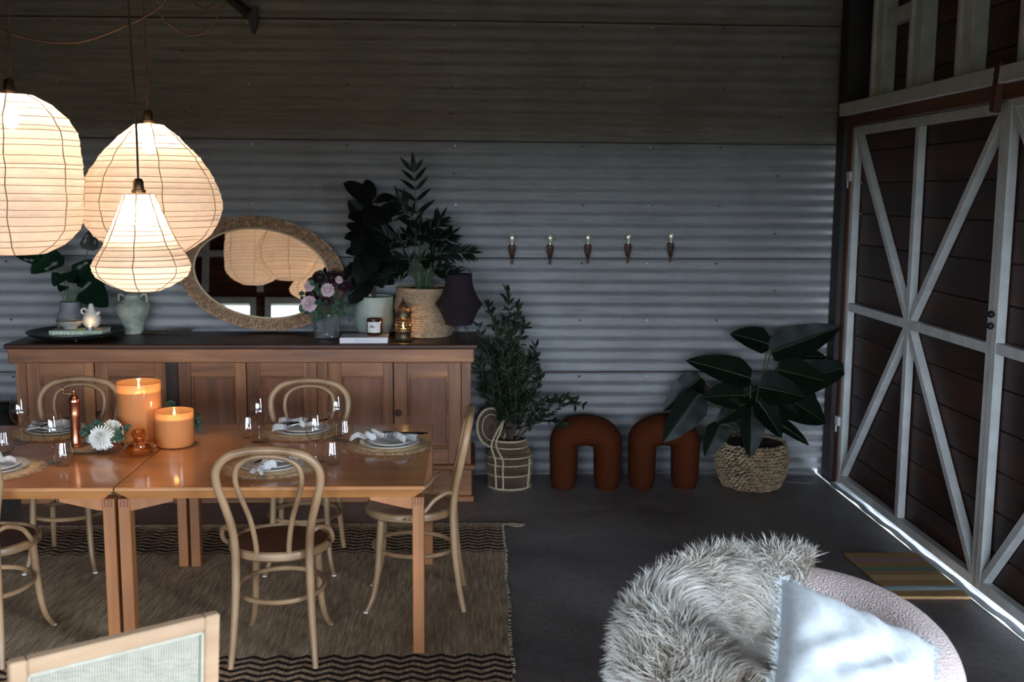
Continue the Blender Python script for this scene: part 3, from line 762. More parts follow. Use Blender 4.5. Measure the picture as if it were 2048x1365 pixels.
for w in range(nrow):
    u = (w+.5)/nrow; A, B = a_+.014+(A_-a_-.024)*u, b_+.014+(B_-b_-.024)*u
    L = pi*(3*(A+B)-sqrt((3*A+B)*(A+3*B))); N = int(L/.019)
    for k in range(N):
        t = 2*pi*k/N
        c = Vector((A*cos(t), B*sin(t), .016)); tg = Vector((-A*sin(t), B*cos(t), 0)).normalized(); nr = Vector((tg.y, -tg.x, 0))
        for sgn in (-1, 1):
            d = tg*.016 + nr*(.013*sgn); mid = c+nr*(.0075*sgn)
            M = frame_to(mid, d, (0, 0, 1))
            mb.add([M @ Vector(q) for q in ((-.015, 0, 0), (0, -.0068, 0), (.015, 0, 0), (0, .0068, 0), (0, 0, .011))], [(0, 1, 4), (1, 2, 4), (2, 3, 4), (3, 0, 4)])
tag(obj('braid', mb, MAT['seagrass'], mi), None, None, kind='stuff')
obj('rope_edge', MB().tube(ell(A_-.004, B_-.004, .008), .009, 8, closed=True), MAT['seagrass'], mi)
obj('inner_bead', MB().tube(ell(a_+.004, b_+.004, .010), .006, 8, closed=True), pm('pale_cane_bead', C(196, 172, 136), rough=.6), mi)

# ================================================================== dining tables
def table(x0, x1, y0, y1, label):
    t = thing('dining_table', label, 'table', ((x0+x1)/2, (y0+y1)/2, 0))
    hx, hy = (x1-x0)/2, (y1-y0)/2; Z = .73
    tp = MB(); th = .010; cut = .045; zb = Z-.052
    a = [(-hx, -hy), (hx, -hy), (hx, hy), (-hx, hy)]; b = [(-hx+cut, -hy+cut*.55), (hx-cut, -hy+cut*.55), (hx-cut, hy-cut*.55), (-hx+cut, hy-cut*.55)]
    obj('table_top', MB().box(-hx, hx, -hy, hy, Z-.004, Z, .0015), MAT['table'], t, smooth=False)
    obj('lipping', MB().box(-hx, hx, -hy, hy, Z-.015, Z-.004, .001), MAT['table_edge'], t, smooth=False)
    mb = MB(); mb.add([(x, y, Z-.015) for x, y in a]+[(x, y, zb) for x, y in b], [(0, 1, 5, 4), (1, 2, 6, 5), (2, 3, 7, 6), (3, 0, 4, 7), (4, 5, 6, 7)])
    obj('underside_bevel', mb, MAT['table'], t, smooth=False)
    lw = .0475
    for s1 in (-1, 1):
        for s2 in (-1, 1):
            lx = s1*(hx-.004); ly = s2*(hy-.02)
            xa, xb = (lx-lw*(s1 > 0), lx+lw*(s1 < 0)); ya, yb = (ly-lw*(s2 > 0)*1.25, ly+lw*(s2 < 0)*1.25)
            lg = obj('leg', MB().box(xa, xb, ya, yb, 0.012, zb, .003), MAT['table_leg'], t, smooth=False)
            mb = MB(); yf = ya-.0012 if s2 < 0 else yb+.0002
            for q in range(3):
                xq = xa+.009+q*.0125; mb.box(xq, xq+.006, yf, yf+.001, zb-.034, zb-.001)
            obj('finger_joint', mb, MAT['table_joint'], lg, smooth=False)
            mb = MB(); xi = xa if s1 > 0 else xb; sg = -s1; L = .17
            yv = (ya+.006, yb-.006)
            prof = [(0, zb), (sg*L, zb), (sg*L, zb-.012), (sg*.02, zb-.048), (0, zb-.05)]
            mb.add([(xi+p_[0], y, p_[1]) for y in yv for p_ in prof], [(0,1,2,3,4), (9,8,7,6,5)]+[(i, 5+i, 5+(i+1) % 5, (i+1) % 5) for i in range(5)])
            obj('corner_brace', mb, MAT['table_leg'], t, smooth=False)
    obj('apron', MB().box(-hx+.09, hx-.09, -.03, .03, zb-.06, zb), MAT['table_leg'], t, smooth=False)
    return t
TY0, TY1 = -2.905, -1.735
table(-1.405, -.174, TY0, TY1, 'cherry wood dining table at the end beside the single side chair')
table(-2.642, -1.411, TY0, TY1, 'cherry wood dining table carrying the copper mill and white flowers')

# ================================================================== bentwood chairs
def make_chair():
    c = thing('bentwood_chair', 'x', 'chair')
    s = MB().lathe([(0, .447), (.165, .447), (.185, .4475), (.187, .458), (.196, .464), (.206, .460), (.21, .45), (.208, .432), (.196, .424), (.15, .424), (0, .424)][::-1], 48, fn=lambda r, z, a: r*(1+.02*abs(sin(2*a))))
    obj('seat_rim', MB().lathe([(.186, .440), (.187, .458), (.196, .464), (.206, .460), (.211, .45), (.209, .432), (.196, .422), (.15, .422), (.15, .43)][::-1], 48, fn=lambda r, z, a: r*(1+.015*abs(sin(2*a)))), MAT['beech'], c)
    obj('seat', MB().lathe([(0, .452), (.12, .451), (.19, .4555), (.19, .435), (0, .435)][::-1], 48, fn=lambda r, z, a: r*(1+.015*abs(sin(2*a)))), MAT['seat_dark'], c)
    half = [(-.168, -.245, 0), (-.158, -.222, .12), (-.149, -.203, .28), (-.146, -.196, .44), (-.153, -.205, .56), (-.178, -.226, .67), (-.200, -.243, .755), (-.196, -.256, .82), (-.15, -.268, .872), (-.075, -.274, .894)]
    path = half + [(0, -.276, .899)] + [(-x, y, z) for x, y, z in half[::-1]]
    P = spl(path, 6); n = len(P)
    rr = [.0125+.0045*min(1, min(i, n-1-i)/14) for i in range(n)]
    obj('back_frame', MB().tube(P, rr, 12), MAT['beech'], c)
    half = [(-.064, -.186, .43), (-.066, -.192, .50), (-.082, -.205, .60), (-.112, -.226, .70), (-.128, -.240, .765), (-.118, -.252, .825), (-.07, -.262, .862)]
    path = half + [(0, -.265, .872)] + [(-x, y, z) for x, y, z in half[::-1]]
    obj('inner_loop', MB().tube(spl(path, 6), .0112, 10), MAT['beech'], c)
    for s1 in (-1, 1):
        pts = [(s1*.128, .128, .43), (s1*.133, .137, .30), (s1*.139, .148, .17), (s1*.150, .166, .07), (s1*.17, .196, .004)]
        P = spl(pts, 5); n = len(P)
        lg = obj('leg', MB().tube(P, [.0175-.005*(i/(n-1)) for i in range(n)], 12), MAT['beech'], c)
        obj('felt_pad', MB().lathe([(0, -.004), (.0125, -.004), (.0125, .003), (0, .003)], 12, c=(s1*.1705, .197, .004)), MAT['felt'], lg)
        b = [(s1*.150, -.203, .545), (s1*.183, -.17, .56), (s1*.213, -.115, .535), (s1*.222, -.075, .49), (s1*.214, -.03, .455), (s1*.203, .03, .443)]
        br = obj('brace', MB().tube(spl(b, 5), .0098, 8), MAT['beech'], c)
        mb = MB()
        for q in (.0, .022): mb.sphere((s1*(.2165-.003*q/.022), -.005+q, .4475), .0045, 6, 4)
        obj('bolt', mb, MAT['black'], br)
    obj('foot_ring', MB().tube([(.178*cos(2*pi*k/48), -.012+.185*sin(2*pi*k/48), .262+.006*sin(2*pi*k/48)) for k in range(48)], .0108, 9, closed=True), MAT['beech'], c)
    return c
RZ = .0145
chair0 = make_chair()
spots = [((-.775, -2.775), 0.0, 'bentwood chair with its back to the sofa side, tucked at the front of the table'),
         ((-.262, -2.28), pi/2, 'bentwood chair at the head of the table beside the potted olive tree'),
         ((-.832, -1.775), pi, 'bentwood chair between the cherry table and the sideboard, behind two wine glasses'),
         ((-2.03, -1.715), pi+.05, 'bentwood chair between the table and sideboard, behind the copper mill'),
         ((-1.995, -2.735), -.08, 'bentwood chair pulled out at the front of the table with the copper mill')]
labels = ['bentwood chair at the front of the table, behind the cane lounge chair',
          'bentwood chair at the table end beside the wicker peacock planter',
          'bentwood chair by the sideboard, behind the two wine glasses next to a single place mat',
          'bentwood chair by the sideboard, behind the copper pepper mill',
          'bentwood chair at the front of the table, cut off below the white flower posy']
for i, ((x, y), rz, _) in enumerate(spots):
    c = chair0 if i == 0 else copy_tree(chair0)
    c.location = (x, y, RZ+.002); c.rotation_euler = (0, 0, rz); c['label'] = labels[i]; c['group'] = 'bentwood chairs around the tables'
# ================================================================== things on the sideboard
SBZ = .99
def at_sb(px, Y): # x position on the sideboard for a photo column at depth Y
    return on_y(px, 640, Y).x
def text_mesh(body, size, ext=.0006, shear=0.0):
    cu = bpy.data.curves.new('text', 'FONT'); cu.body = body; cu.size = size; cu.extrude = ext; cu.align_x = 'LEFT'; cu.resolution_u = 2; cu.space_character = 1.02
    o = bpy.data.objects.new('text', cu); COL.objects.link(o)
    dg = bpy.context.evaluated_depsgraph_get(); me = bpy.data.meshes.new_from_object(o.evaluated_get(dg))
    bpy.data.objects.remove(o); bpy.data.curves.remove(cu); return me
def lettering(body, size, mat, parent, M):
    me = text_mesh(body, size); me.materials.clear(); me.materials.append(mat)
    o = link('lettering', me, parent, mat4=M); return o
def book(name, label, c, w, d, h, cover, pages, rz):
    b = thing(name, label, 'book', c, rz)
    mb = MB().box(-w/2, w/2, -d/2, d/2, 0, .0035, .001).box(-w/2, w/2, -d/2, d/2, h-.0035, h, .001).box(-w/2, w/2, -d/2, -d/2+.004, .003, h-.003, .0)
    obj('cover', mb, cover, b, smooth=False)
    obj('page_block', MB().box(-w/2+.006, w/2-.006, -d/2+.004, d/2-.006, .0035, h-.0035), pages, b, smooth=False)
    return b
MAT['pages'] = pm('paper_pages', C(226, 222, 212), C(206, 200, 190), rough=.9, scale=3, stretch=(1, 1, 200))

# dark pedestal tray
TX, TYY = at_sb(150, -.38), -.385
tr = thing('pedestal_tray', 'wide dark green metal tray on small feet at the end of the sideboard', 'tray', (TX, TYY, SBZ))
MAT['tray'] = pm('dark_green_patina', C(40, 46, 42), C(62, 70, 62), rough=.4, metal=.5, scale=12)
obj('dish', MB().lathe([(0, .024), (.20, .026), (.255, .032), (.275, .046), (.285, .05), (.285, .045), (.27, .034), (.24, .02), (.1, .014), (0, .014)], 64), MAT['tray'], tr)
for k in range(3):
    a = -pi/2+2*pi*k/3+.35
    obj('foot', MB().tube([(.17*cos(a), .17*sin(a), .018), (.175*cos(a), .175*sin(a), 0.001)], [.009, .006], 8), MAT['tray'], tr)
TZ = SBZ+.026
MAT['sage_cover'] = pm('sage_green_cloth', C(148, 162, 140), C(164, 177, 154), rough=.7, scale=40)
bk = book('hardback_book', 'sage green hardback book titled AUSTRALIA lying on the dark tray', (at_sb(157, -.47), -.44, TZ+.001), .315, .2, .04, MAT['sage_cover'], MAT['pages'], radians(2))
lettering('AUSTRALIA', .036, pm('pale_title', C(240, 242, 232), rough=.6), bk, Matrix.Translation((-.14, -.1012, .007)) @ Matrix.Rotation(pi/2, 4, 'X'))
BZ = TZ+.041
MAT['stone'] = pm('grey_stoneware', C(150, 148, 142), C(172, 169, 162), rough=.6, scale=40)
bw = thing('pinch_bowl', 'small footed grey stoneware bowl on the AUSTRALIA book', 'bowl', (at_sb(139, -.45), -.44, BZ))
obj('bowl_body', MB().lathe([(0, .001), (.038, .001), (.04, .008), (.05, .016), (.074, .036), (.082, .05), (.079, .051), (.07, .038), (.045, .02), (0, .015)], 36), MAT['stone'], bw)
obj('glazed_lip', MB().tube(circ(.081, .051, 40), .0022, 6, closed=True), pm('bronze_glaze', C(150, 98, 58), rough=.25, metal=.5), bw)
MAT['cream_jug'] = pm('cream_stoneware', C(198, 190, 180), C(212, 204, 194), rough=.55, scale=30)
jg = thing('round_jug', 'small round cream jug with ring handle on the AUSTRALIA book', 'jug', (at_sb(181, -.42), -.4, BZ))
obj('jug_body', MB().lathe([(0, .001), (.03, .001), (.048, .02), (.056, .045), (.052, .07), (.036, .095), (.022, .115), (.016, .135), (.012, .15), (.009, .15), (.013, .13), (.018, .112), (0, .1)], 32), MAT['cream_jug'], jg)
obj('ring_handle', MB().tube([(-.042+.0165*cos(2*pi*k/20), -.006, .104+.0165*sin(2*pi*k/20)) for k in range(20)], .006, 8, closed=True), MAT['cream_jug'], jg)
obj('spout', MB().tube([(.03, -.005, .08), (.048, -.008, .096), (.055, -.009, .1)], [.013, .009, .006], 8), MAT['cream_jug'], jg)
tl = thing('tealight', 'lit tealight in a metal cup beside the round cream jug', 'candle', (at_sb(179, -.5), -.497, BZ))
obj('cup', MB().lathe([(0, 0), (.0225, 0), (.0235, .02), (.022, .02), (.021, .014), (0, .014)], 24), pm('tin_cup', C(180, 178, 176), rough=.3, metal=.8), tl)
obj('wax', MB().lathe([(0, .016), (.0212, .016), (.0212, .013)], 20), MAT['wax'], tl)
obj('flame', MB().lathe([(0, .018), (.003, .023), (.0035, .028), (.002, .036), (0, .044)], 8), MAT['flame'], tl)
point('tealight_glow', tl, (0, 0, .04), .12, (1, .62, .3), .006)
MAT['grey_vase'] = pm('matt_grey_stoneware', C(112, 110, 114), C(124, 122, 126), rough=.75, scale=30)
GV = Vector((at_sb(142, -.27), -.265, TZ))
gv = thing('grey_vase', 'matt grey shouldered vase holding the monstera cutting on the tray', 'vase', GV)
obj('vase_body', MB().lathe([(0, .001), (.075, .001), (.084, .012), (.087, .06), (.085, .1), (.074, .127), (.066, .142), (.064, .19), (.058, .19), (.058, .14), (0, .06)], 40), MAT['grey_vase'], gv)

# amphora
MAT['celadon'] = pm('weathered_celadon', C(126, 134, 122), C(164, 168, 152), rough=.7, scale=14, bmp=.4, bdist=.006, detail=6)
am = thing('amphora_jar', 'weathered pale green amphora jar with two loop handles on the sideboard', 'jar', (at_sb(267, -.15), -.15, SBZ))
obj('jar_body', MB().lathe([(0, .001), (.058, .001), (.06, .01), (.064, .05), (.085, .095), (.106, .135), (.11, .16), (.104, .185), (.085, .207), (.06, .22), (.05, .232), (.049, .245), (.056, .252), (.05, .254), (.043, .245), (.043, .23), (0, .2)], 40), MAT['celadon'], am)
for s1 in (-1, 1):
    obj('loop_handle', MB().tube(spl([(s1*.05, 0, .236), (s1*.066, 0, .252), (s1*.085, 0, .25), (s1*.09, 0, .225), (s1*.088, 0, .2)], 5), .0088, 8), MAT['celadon'], am)
mb = MB()
for row, (zz, rr, nn) in enumerate(((.172, .109, 26), (.19, .101, 26))):
    for k in range(nn):
        a = 2*pi*k/nn+row*.1; mb.sphere((rr*cos(a), rr*sin(a), zz+.004*sin(k*1.7)), .004, 6, 4)
tag(obj('raised_dot', mb, MAT['celadon'], am), None, None, kind='stuff')

# dried seed frond lying along the wall
r = random.Random(9); dfx = at_sb(335, -.13)
df = thing('dried_seed_frond', 'dark dried seed frond lying flat beside the amphora jar', 'dried frond', (dfx, -.16, SBZ))
obj('stem', MB().tube(spl([(-.17, -.012, .005), (-.05, -.004, .010), (.08, .004, .016), (.16, .01, .02)], 6), [.004]*18+[.0025], 6), pm('dark_stem', C(50, 36, 28), rough=.8), df)
lfm = MB().add([(0, 0, 0), (.018, -.006, .004), (.034, 0, .003), (.018, .006, .004)], [(0, 1, 2, 3)]).mesh('seed_scale', pm('dry_brown_scale', C(58, 42, 32), C(104, 82, 62), rough=.8, scale=60), False)
for k in range(36):
    t = k/36; x = -.16+.32*t
    for s1 in (-1, 1):
        link('seed_scale', lfm, df, mat4=frame_to((x, -.012+.022*t, .007+.014*t), (.7, s1*r.uniform(.3, .8), r.uniform(-.05, .5)), (r.uniform(-.5, .5), 0, 1)))

# ---- leaves
def leaf_mb(L, W, wf, fold=.15, bend=.2, n=10, m=4, holes=None, wav=0.0, stalk=0.0):
    mb = MB(); keep = []
    def fn(u, v):
        w = W*.5*wf(u); t = v*2-1
        y = t*w; x = L*u
        z = abs(t)*w*fold - bend*L*u*u + wav*L*sin(u*19)*abs(t)*.12
        return (x, y, z)
    o = len(mb.v); mb.grid(fn, n, m*2)
    if holes:
        fs = []
        for f in mb.f:
            cx = sum(mb.v[i][0] for i in f)/len(f)/L; cy = sum(mb.v[i][1] for i in f)/len(f)/(W*.5)
            if not any(((cx-hx)*cos(ha)+(cy-hy)*sin(ha))**2/ra**2 + (-(cx-hx)*sin(ha)+(cy-hy)*cos(ha))**2/rb**2 < 1 for hx, hy, ra, rb, ha in holes): fs.append(f)
        mb.f = fs
    return mb
W_OVAL = lambda u: max(0.02, sin(pi*min(1, u**.9))**.52)
W_HEART = lambda u: max(0.02, (1-u**1.7)**.75*min(1, .55+3*u))
W_LANCE = lambda u: max(0.03, sin(pi*u**.75)**1.0)
def leaf_mat(name, a, b, rough=.3, coat=.3):
    m, nt, p = nodes(name)
    mp = mapped(nt, rnd=5.0); n = noise(nt, mp, 9, 3)
    rr = ramp(nt, n.outputs['Fac'], [(.3, a), (.7, b)]); oi = nt.nodes.new('ShaderNodeObjectInfo')
    v = ramp(nt, oi.outputs['Random'], [(0, (.75, .75, .75)), (1, (1.2, 1.2, 1.15))])
    nt.links.new(mixc(nt, rr.outputs[0], v.outputs[0], 1.0, 'MULTIPLY'), p.inputs['Base Color'])
    p.inputs['Roughness'].default_value = rough; p.inputs['Coat Weight'].default_value = coat; p.inputs['Coat Roughness'].default_value = .2; p.inputs['Specular IOR Level'].default_value = .14
    return m
MAT['leaf_mon'] = leaf_mat('monstera_leaf', C(12, 28, 19), C(20, 42, 27), .4, .1)
MAT['leaf_rub'] = leaf_mat('rubber_plant_leaf', C(14, 18, 14), C(26, 28, 21), .4, .1)
MAT['leaf_palm'] = leaf_mat('palm_leaf', C(8, 18, 11), C(15, 29, 17), .5, .03)
MAT['leaf_phil'] = leaf_mat('philodendron_leaf', C(9, 18, 11), C(16, 27, 17), .4, .03)
MAT['leaf_olive'] = leaf_mat('olive_leaf', C(26, 38, 27), C(50, 64, 44), .5, .05)
MAT['stem_green'] = pm('green_stem', C(46, 66, 34), C(64, 84, 46), rough=.5, scale=20)
MAT['stem_dark'] = pm('dark_stem_bark', C(58, 44, 34), C(84, 66, 50), rough=.8, scale=30)
MAT['soil'] = pm('potting_soil', C(30, 22, 18), C(46, 36, 28), rough=.95, scale=40, bmp=.6, bdist=.01)
HEART_H = [(.34, .48, .10, .13, .9), (.56, .45, .09, .11, .8), (.4, -.5, .10, .12, -.9), (.66, -.4, .07, .1, -.8)]

mo = thing('monstera_cutting', 'monstera cutting with split leaves in the matt grey vase', 'plant', GV)
def mono(bpx, tpx, Y0, Y1, W, nrm, holes):
    b = on_y(bpx[0], bpx[1], Y0)-GV; t = on_y(tpx[0], tpx[1], Y1)-GV
    L = (t-b).length
    lf = obj('leaf', leaf_mb(L, W*L, W_HEART, .12, .08, 22, 10, HEART_H if holes else None), MAT['leaf_mon'], mo, mat4=frame_to(b, t-b, nrm))
    org = Vector((.01*(b.x > 0)-.005, 0, .1)); mid = org.lerp(b, .55)+Vector((0, 0, .03))
    obj('stem', MB().tube(spl([org, mid, b], 6), [.0055]*7+[.0035]*6, 7), MAT['stem_green'], mo)
mono((118, 505), (60, 545), -.27, -.36, 1.0, (0, -1, .55), True)
mono((150, 560), (196, 520), -.26, -.3, .9, (0, -1, .6), True)
mono((122, 548), (107, 572), -.27, -.34, 1.0, (.2, -1, .5), False)
mono((148, 556), (172, 563), -.25, -.33, 1.0, (.1, -.7, .9), False)
mono((180, 545), (212, 566), -.27, -.32, .9, (.2, -1, .5), False)
mono((172, 577), (214, 612), -.31, -.4, 1.0, (.35, -1, .35), False)
mono((135, 545), (143, 562), -.27, -.36, 1.0, (.3, -1, .5), False)
mono((176, 500), (186, 455), -.24, -.22, .8, (.3, -1, .2), True)
mono((128, 572), (120, 582), -.28, -.36, .9, (.2, -1, .4), False)
mono((86, 515), (30, 508), -.25, -.27, .9, (0, -.9, .8), True)

# glass vase with bouquet
VB = Vector((at_sb(652, -.36), -.36, SBZ))
vs_ = thing('cut_glass_vase', 'faceted cut glass vase on the sideboard', 'vase', VB)
def facet(r, z, a): return r*(1+.022*(1 if (int(round(a/(2*pi)*44))+int(z/.0115)) % 2 else -1)*(.015 < z < .145))
obj('vase_wall', MB().lathe([(0, .003), (.07, .003)]+[(.078, .004+.0115*k) for k in range(13)]+[(.0795, .155)], 44, fn=facet), MAT['cut_glass'], vs_, smooth=False)
obj('inner_wall', MB().lathe([(0, .012), (.066, .012), (.073, .155), (.0795, .155)], 36), MAT['cut_glass'], vs_)
bq = thing('bouquet', 'bouquet of dusky pink and dark burgundy blooms with eucalyptus in the cut glass vase', 'flowers', VB)
r = random.Random(21)
MAT['petal_pink'] = pm('dusky_pink_petal', C(196, 164, 168), C(222, 196, 198), rough=.7, scale=30)
MAT['petal_dark'] = pm('burgundy_petal', C(34, 12, 20), C(58, 20, 32), rough=.6, scale=30)
MAT['euc'] = leaf_mat('eucalyptus_leaf', C(46, 70, 57), C(82, 108, 91), .6, 0)
def flower_mb(R, n=60, seed=0, curl=.5):
    r = random.Random(seed); mb = MB()
    for k in range(n):
        t = (k+.5)/n; ph = k*2.39996; th = pi*.62*sqrt(t)
        d = Vector((sin(th)*cos(ph), sin(th)*sin(ph), cos(th)))
        base = d*R*.35; w = R*.36; up = Vector((0, 0, 1)) if abs(d.z) < .95 else Vector((1, 0, 0))
        s_ = d.cross(up).normalized(); q = s_.cross(d)
        tip = d*R*r.uniform(.9, 1.05)
        mb.add([base-s_*w*.3, base+s_*w*.3, base.lerp(tip, .6)+s_*w*.6+q*R*.06, tip+s_*w*.25-q*R*.1*curl, tip-s_*w*.25-q*R*.1*curl, base.lerp(tip, .6)-s_*w*.6+q*R*.06], [(0, 1, 2, 5), (5, 2, 3, 4)])
    mb.sphere((0, 0, 0), R*.6, 10, 7)
    return mb
fm = {k: flower_mb(1.0, 64, s).mesh('bloom', MAT[k], True) for k, s in (('petal_pink', 1), ('petal_dark', 2))}
blooms = [('petal_pink', 618, 608, -.45, .052), ('petal_pink', 655, 581, -.43, .044), ('petal_pink', 678, 560, -.40, .026), ('petal_pink', 619, 573, -.40, .036),
          ('petal_dark', 640, 556, -.36, .05), ('petal_dark', 664, 557, -.33, .05), ('petal_dark', 686, 573, -.36, .045), ('petal_dark', 651, 603, -.42, .046), ('petal_dark', 628, 566, -.33, .045), ('petal_dark', 684, 556, -.32, .035), ('petal_dark', 622, 590, -.36, .04)]
for (m_, px, py, Y, R) in blooms:
    c = on_y(px, py, Y)-VB
    d = (c-Vector((0, .05, .16))).normalized() + Vector((0, -.6, .2))
    f = link('bloom', fm[m_], bq, mat4=frame_to(c, d.orthogonal(), d) @ Matrix.Scale(R, 4))
    obj('stem', MB().tube(spl([(c.x*.15, c.y*.15, .03), (c.x*.3, c.y*.3, .15), c-d.normalized()*R*.4], 5), .003, 6), MAT['stem_green'], bq)
em = MB().lathe([(0, 0), (1, 0)], 12).mesh('leaf', MAT['euc'], True)
em = leaf_mb(1, .95, W_OVAL, .15, .15, 6, 2).mesh('leaf', MAT['euc'], True)
el = leaf_mb(1, .4, W_OVAL, .15, .25, 7, 2).mesh('leaf', MAT['euc'], True)
sprigs = [((640, 625), (603, 592), -.42, em), ((640, 630), (604, 622), -.46, em), ((650, 635), (626, 640), -.5, em), ((650, 600), (628, 565), -.44, em), ((660, 620), (690, 602), -.46, el), ((660, 630), (704, 612), -.42, el), ((665, 630), (690, 625), -.48, el), ((655, 610), (637, 605), -.5, em),
          ((655, 590), (645, 545), -.38, em), ((665, 600), (702, 552), -.36, None), ((668, 610), (708, 580), -.38, None), ((668, 620), (712, 610), -.36, None)]
for (b, t, Y, me) in sprigs:
    B = on_y(b[0], b[1], Y+.06)-VB; T = on_y(t[0], t[1], Y)-VB
    sp = obj('sprig', MB().tube(spl([(0, 0, .08), B, T], 5), .0018, 5), MAT['stem_green'], bq)
    for k in range(9):
        q = B.lerp(T, .15+.85*k/8); d = (T-B).normalized()*.5+Vector((r.uniform(-1, 1), r.uniform(-.8, .1), r.uniform(-.5, .8)))
        if me is not None: link('leaf', me, sp, mat4=frame_to(q, d, (r.uniform(-.4, .4), -1, .5)) @ Matrix.Scale(r.uniform(.026, .042), 4))
        else: link('bud', bpy.data.meshes.get('bud') or MB().sphere((0, 0, 0), .004, 6, 5).mesh('bud', MAT['euc']), sp, loc=q+Vector((r.uniform(-.012, .012), r.uniform(-.01, .01), r.uniform(-.01, .01))))

# sage pot + rubber plant
SP = Vector((at_sb(748, -.22), -.215, SBZ))
sp_ = thing('plant_pot', 'pale sage ceramic plant pot with a tapered foot', 'pot', SP)
MAT['sage_pot'] = pm('sage_ceramic', C(150, 158, 146), C(158, 166, 154), rough=.5, scale=10, coat=.15)
obj('pot_body', MB().lathe([(0, .001), (.09, .001), (.1, .008), (.124, .075), (.125, .08), (.127, .25), (.121, .252), (.119, .235), (.117, .1), (0, .09)], 48), MAT['sage_pot'], sp_)
obj('soil', MB().lathe([(.118, .228), (0, .232)], 32), MAT['soil'], sp_)
rp = thing('rubber_plant', 'dark leaved rubber plant in the sage ceramic pot', 'plant', SP+Vector((0, 0, .232)))
RB = rp.location.copy()
trunk = [(0, 0, -.005), (.005, 0, .12), (-.005, .005, .25), (.0, 0, .38), (.005, 0, .48), (.0, 0, .54)]
obj('trunk', MB().tube(spl(trunk, 5), [.012-.00025*i for i in range(26)], 8), MAT['stem_dark'], rp)
rl = [(leaf_mb(1, .56, W_OVAL, .2, b, 9, 3).mesh('leaf', MAT['leaf_rub'], True)) for b in (.05, .18, .3)]
rub = [((745, 405), (698, 372), -.3, .09), ((750, 402), (770, 392), -.3, .1), ((735, 445), (704, 408), -.28, .1), ((735, 470), (697, 475), -.3, .1), ((735, 470), (703, 450), -.26, .1), ((738, 505), (700, 505), -.32, .1), ((740, 530), (697, 540), -.34, .1), ((738, 510), (772, 480), -.3, .1), ((745, 420), (775, 435), -.3, .1), ((750, 440), (795, 412), -.24, .1), ((745, 450), (782, 470), -.32, .1),
       ((740, 520), (775, 515), -.36, .1), ((745, 560), (800, 530), -.3, .12), ((740, 560), (710, 590), -.36, .12), ((742, 545), (780, 560), -.28, .1), ((738, 480), (745, 520), -.38, .1), ((742, 410), (748, 450), -.36, .1), ((740, 430), (722, 462), -.36, .1), ((746, 400), (738, 378), -.2, .1), ((742, 500), (722, 545), -.38, .1), ((742, 440), (705, 435), -.34, .1), ((744, 425), (762, 468), -.36, .1), ((742, 475), (765, 505), -.38, .1), ((738, 455), (712, 490), -.36, .1), ((742, 530), (760, 560), -.38, .1), ((740, 545), (712, 560), -.34, .1), ((746, 415), (728, 400), -.26, .1)]
r = random.Random(4)
for (b, t, Y, _) in rub:
    B = on_y(b[0], b[1], -.22)-RB; T = on_y(t[0], t[1], Y)-RB
    L = max(.15, (T-B).length*1.2)
    lf = link('leaf', r.choice(rl), rp, mat4=frame_to(B, T-B, (r.uniform(-.3, .3), -.8, .7)) @ Matrix.Diagonal((L, L*1.05, L, 1)))
    obj('petiole', MB().tube([(0.0, 0.0, B.z-.02), tuple(B)], .003, 5), MAT['stem_dark'], rp)

# palm in woven basket
PB = Vector((at_sb(848, -.24), -.23, SBZ))
pb = thing('woven_basket', 'round natural rope basket holding the parlour palm', 'basket', PB)
MAT['rope'] = pm('natural_rope', C(150, 120, 92), C(186, 156, 124), rough=.9, scale=45, stretch=(1, 1, 2), bmp=.5)
nr = 26; mb = MB()
tag(obj('coil', None or (lambda m: [m.tube([((.176+.004*sin(k*.5)+.003*sin(2*pi*j/40*3+k*.3))*cos(2*pi*j/40), (.176+.004*sin(k*.5)+.003*sin(2*pi*j/40*3+k*.3))*sin(2*pi*j/40), .011+k*.0118+.002*sin(2*pi*j/40*2+k)) for j in range(40)], .0078, 6, closed=True) for k in range(nr)] and m)(mb), MAT['rope'], pb), None, None, kind='stuff')
obj('lining', MB().lathe([(0, .004), (.168, .004), (.17, .3), (.165, .3), (.164, .26), (0, .262)], 36), MAT['soil'], pb)
pa = thing('parlour_palm', 'bushy green parlour palm in the round rope basket', 'plant', PB+Vector((0, 0, .262)))
PO = pa.location.copy(); r = random.Random(12)
lt = leaf_mb(1, .2, W_LANCE, .25, .12, 6, 1).mesh('leaflet', MAT['leaf_palm'], True)
fronds = [((828, 345), -.26, .15), ((905, 505), -.3, .1), ((940, 505), -.34, .1), ((880, 440), -.24, .11), ((800, 400), -.28, .11), ((770, 470), -.34, .1), ((795, 520), -.42, .1), ((870, 470), -.42, .1), ((840, 455), -.4, .1), ((920, 555), -.4, .09), ((770, 555), -.36, .08), ((895, 545), -.45, .09), ((815, 470), -.15, .1), ((860, 520), -.47, .09), ((900, 470), -.2, .1)]
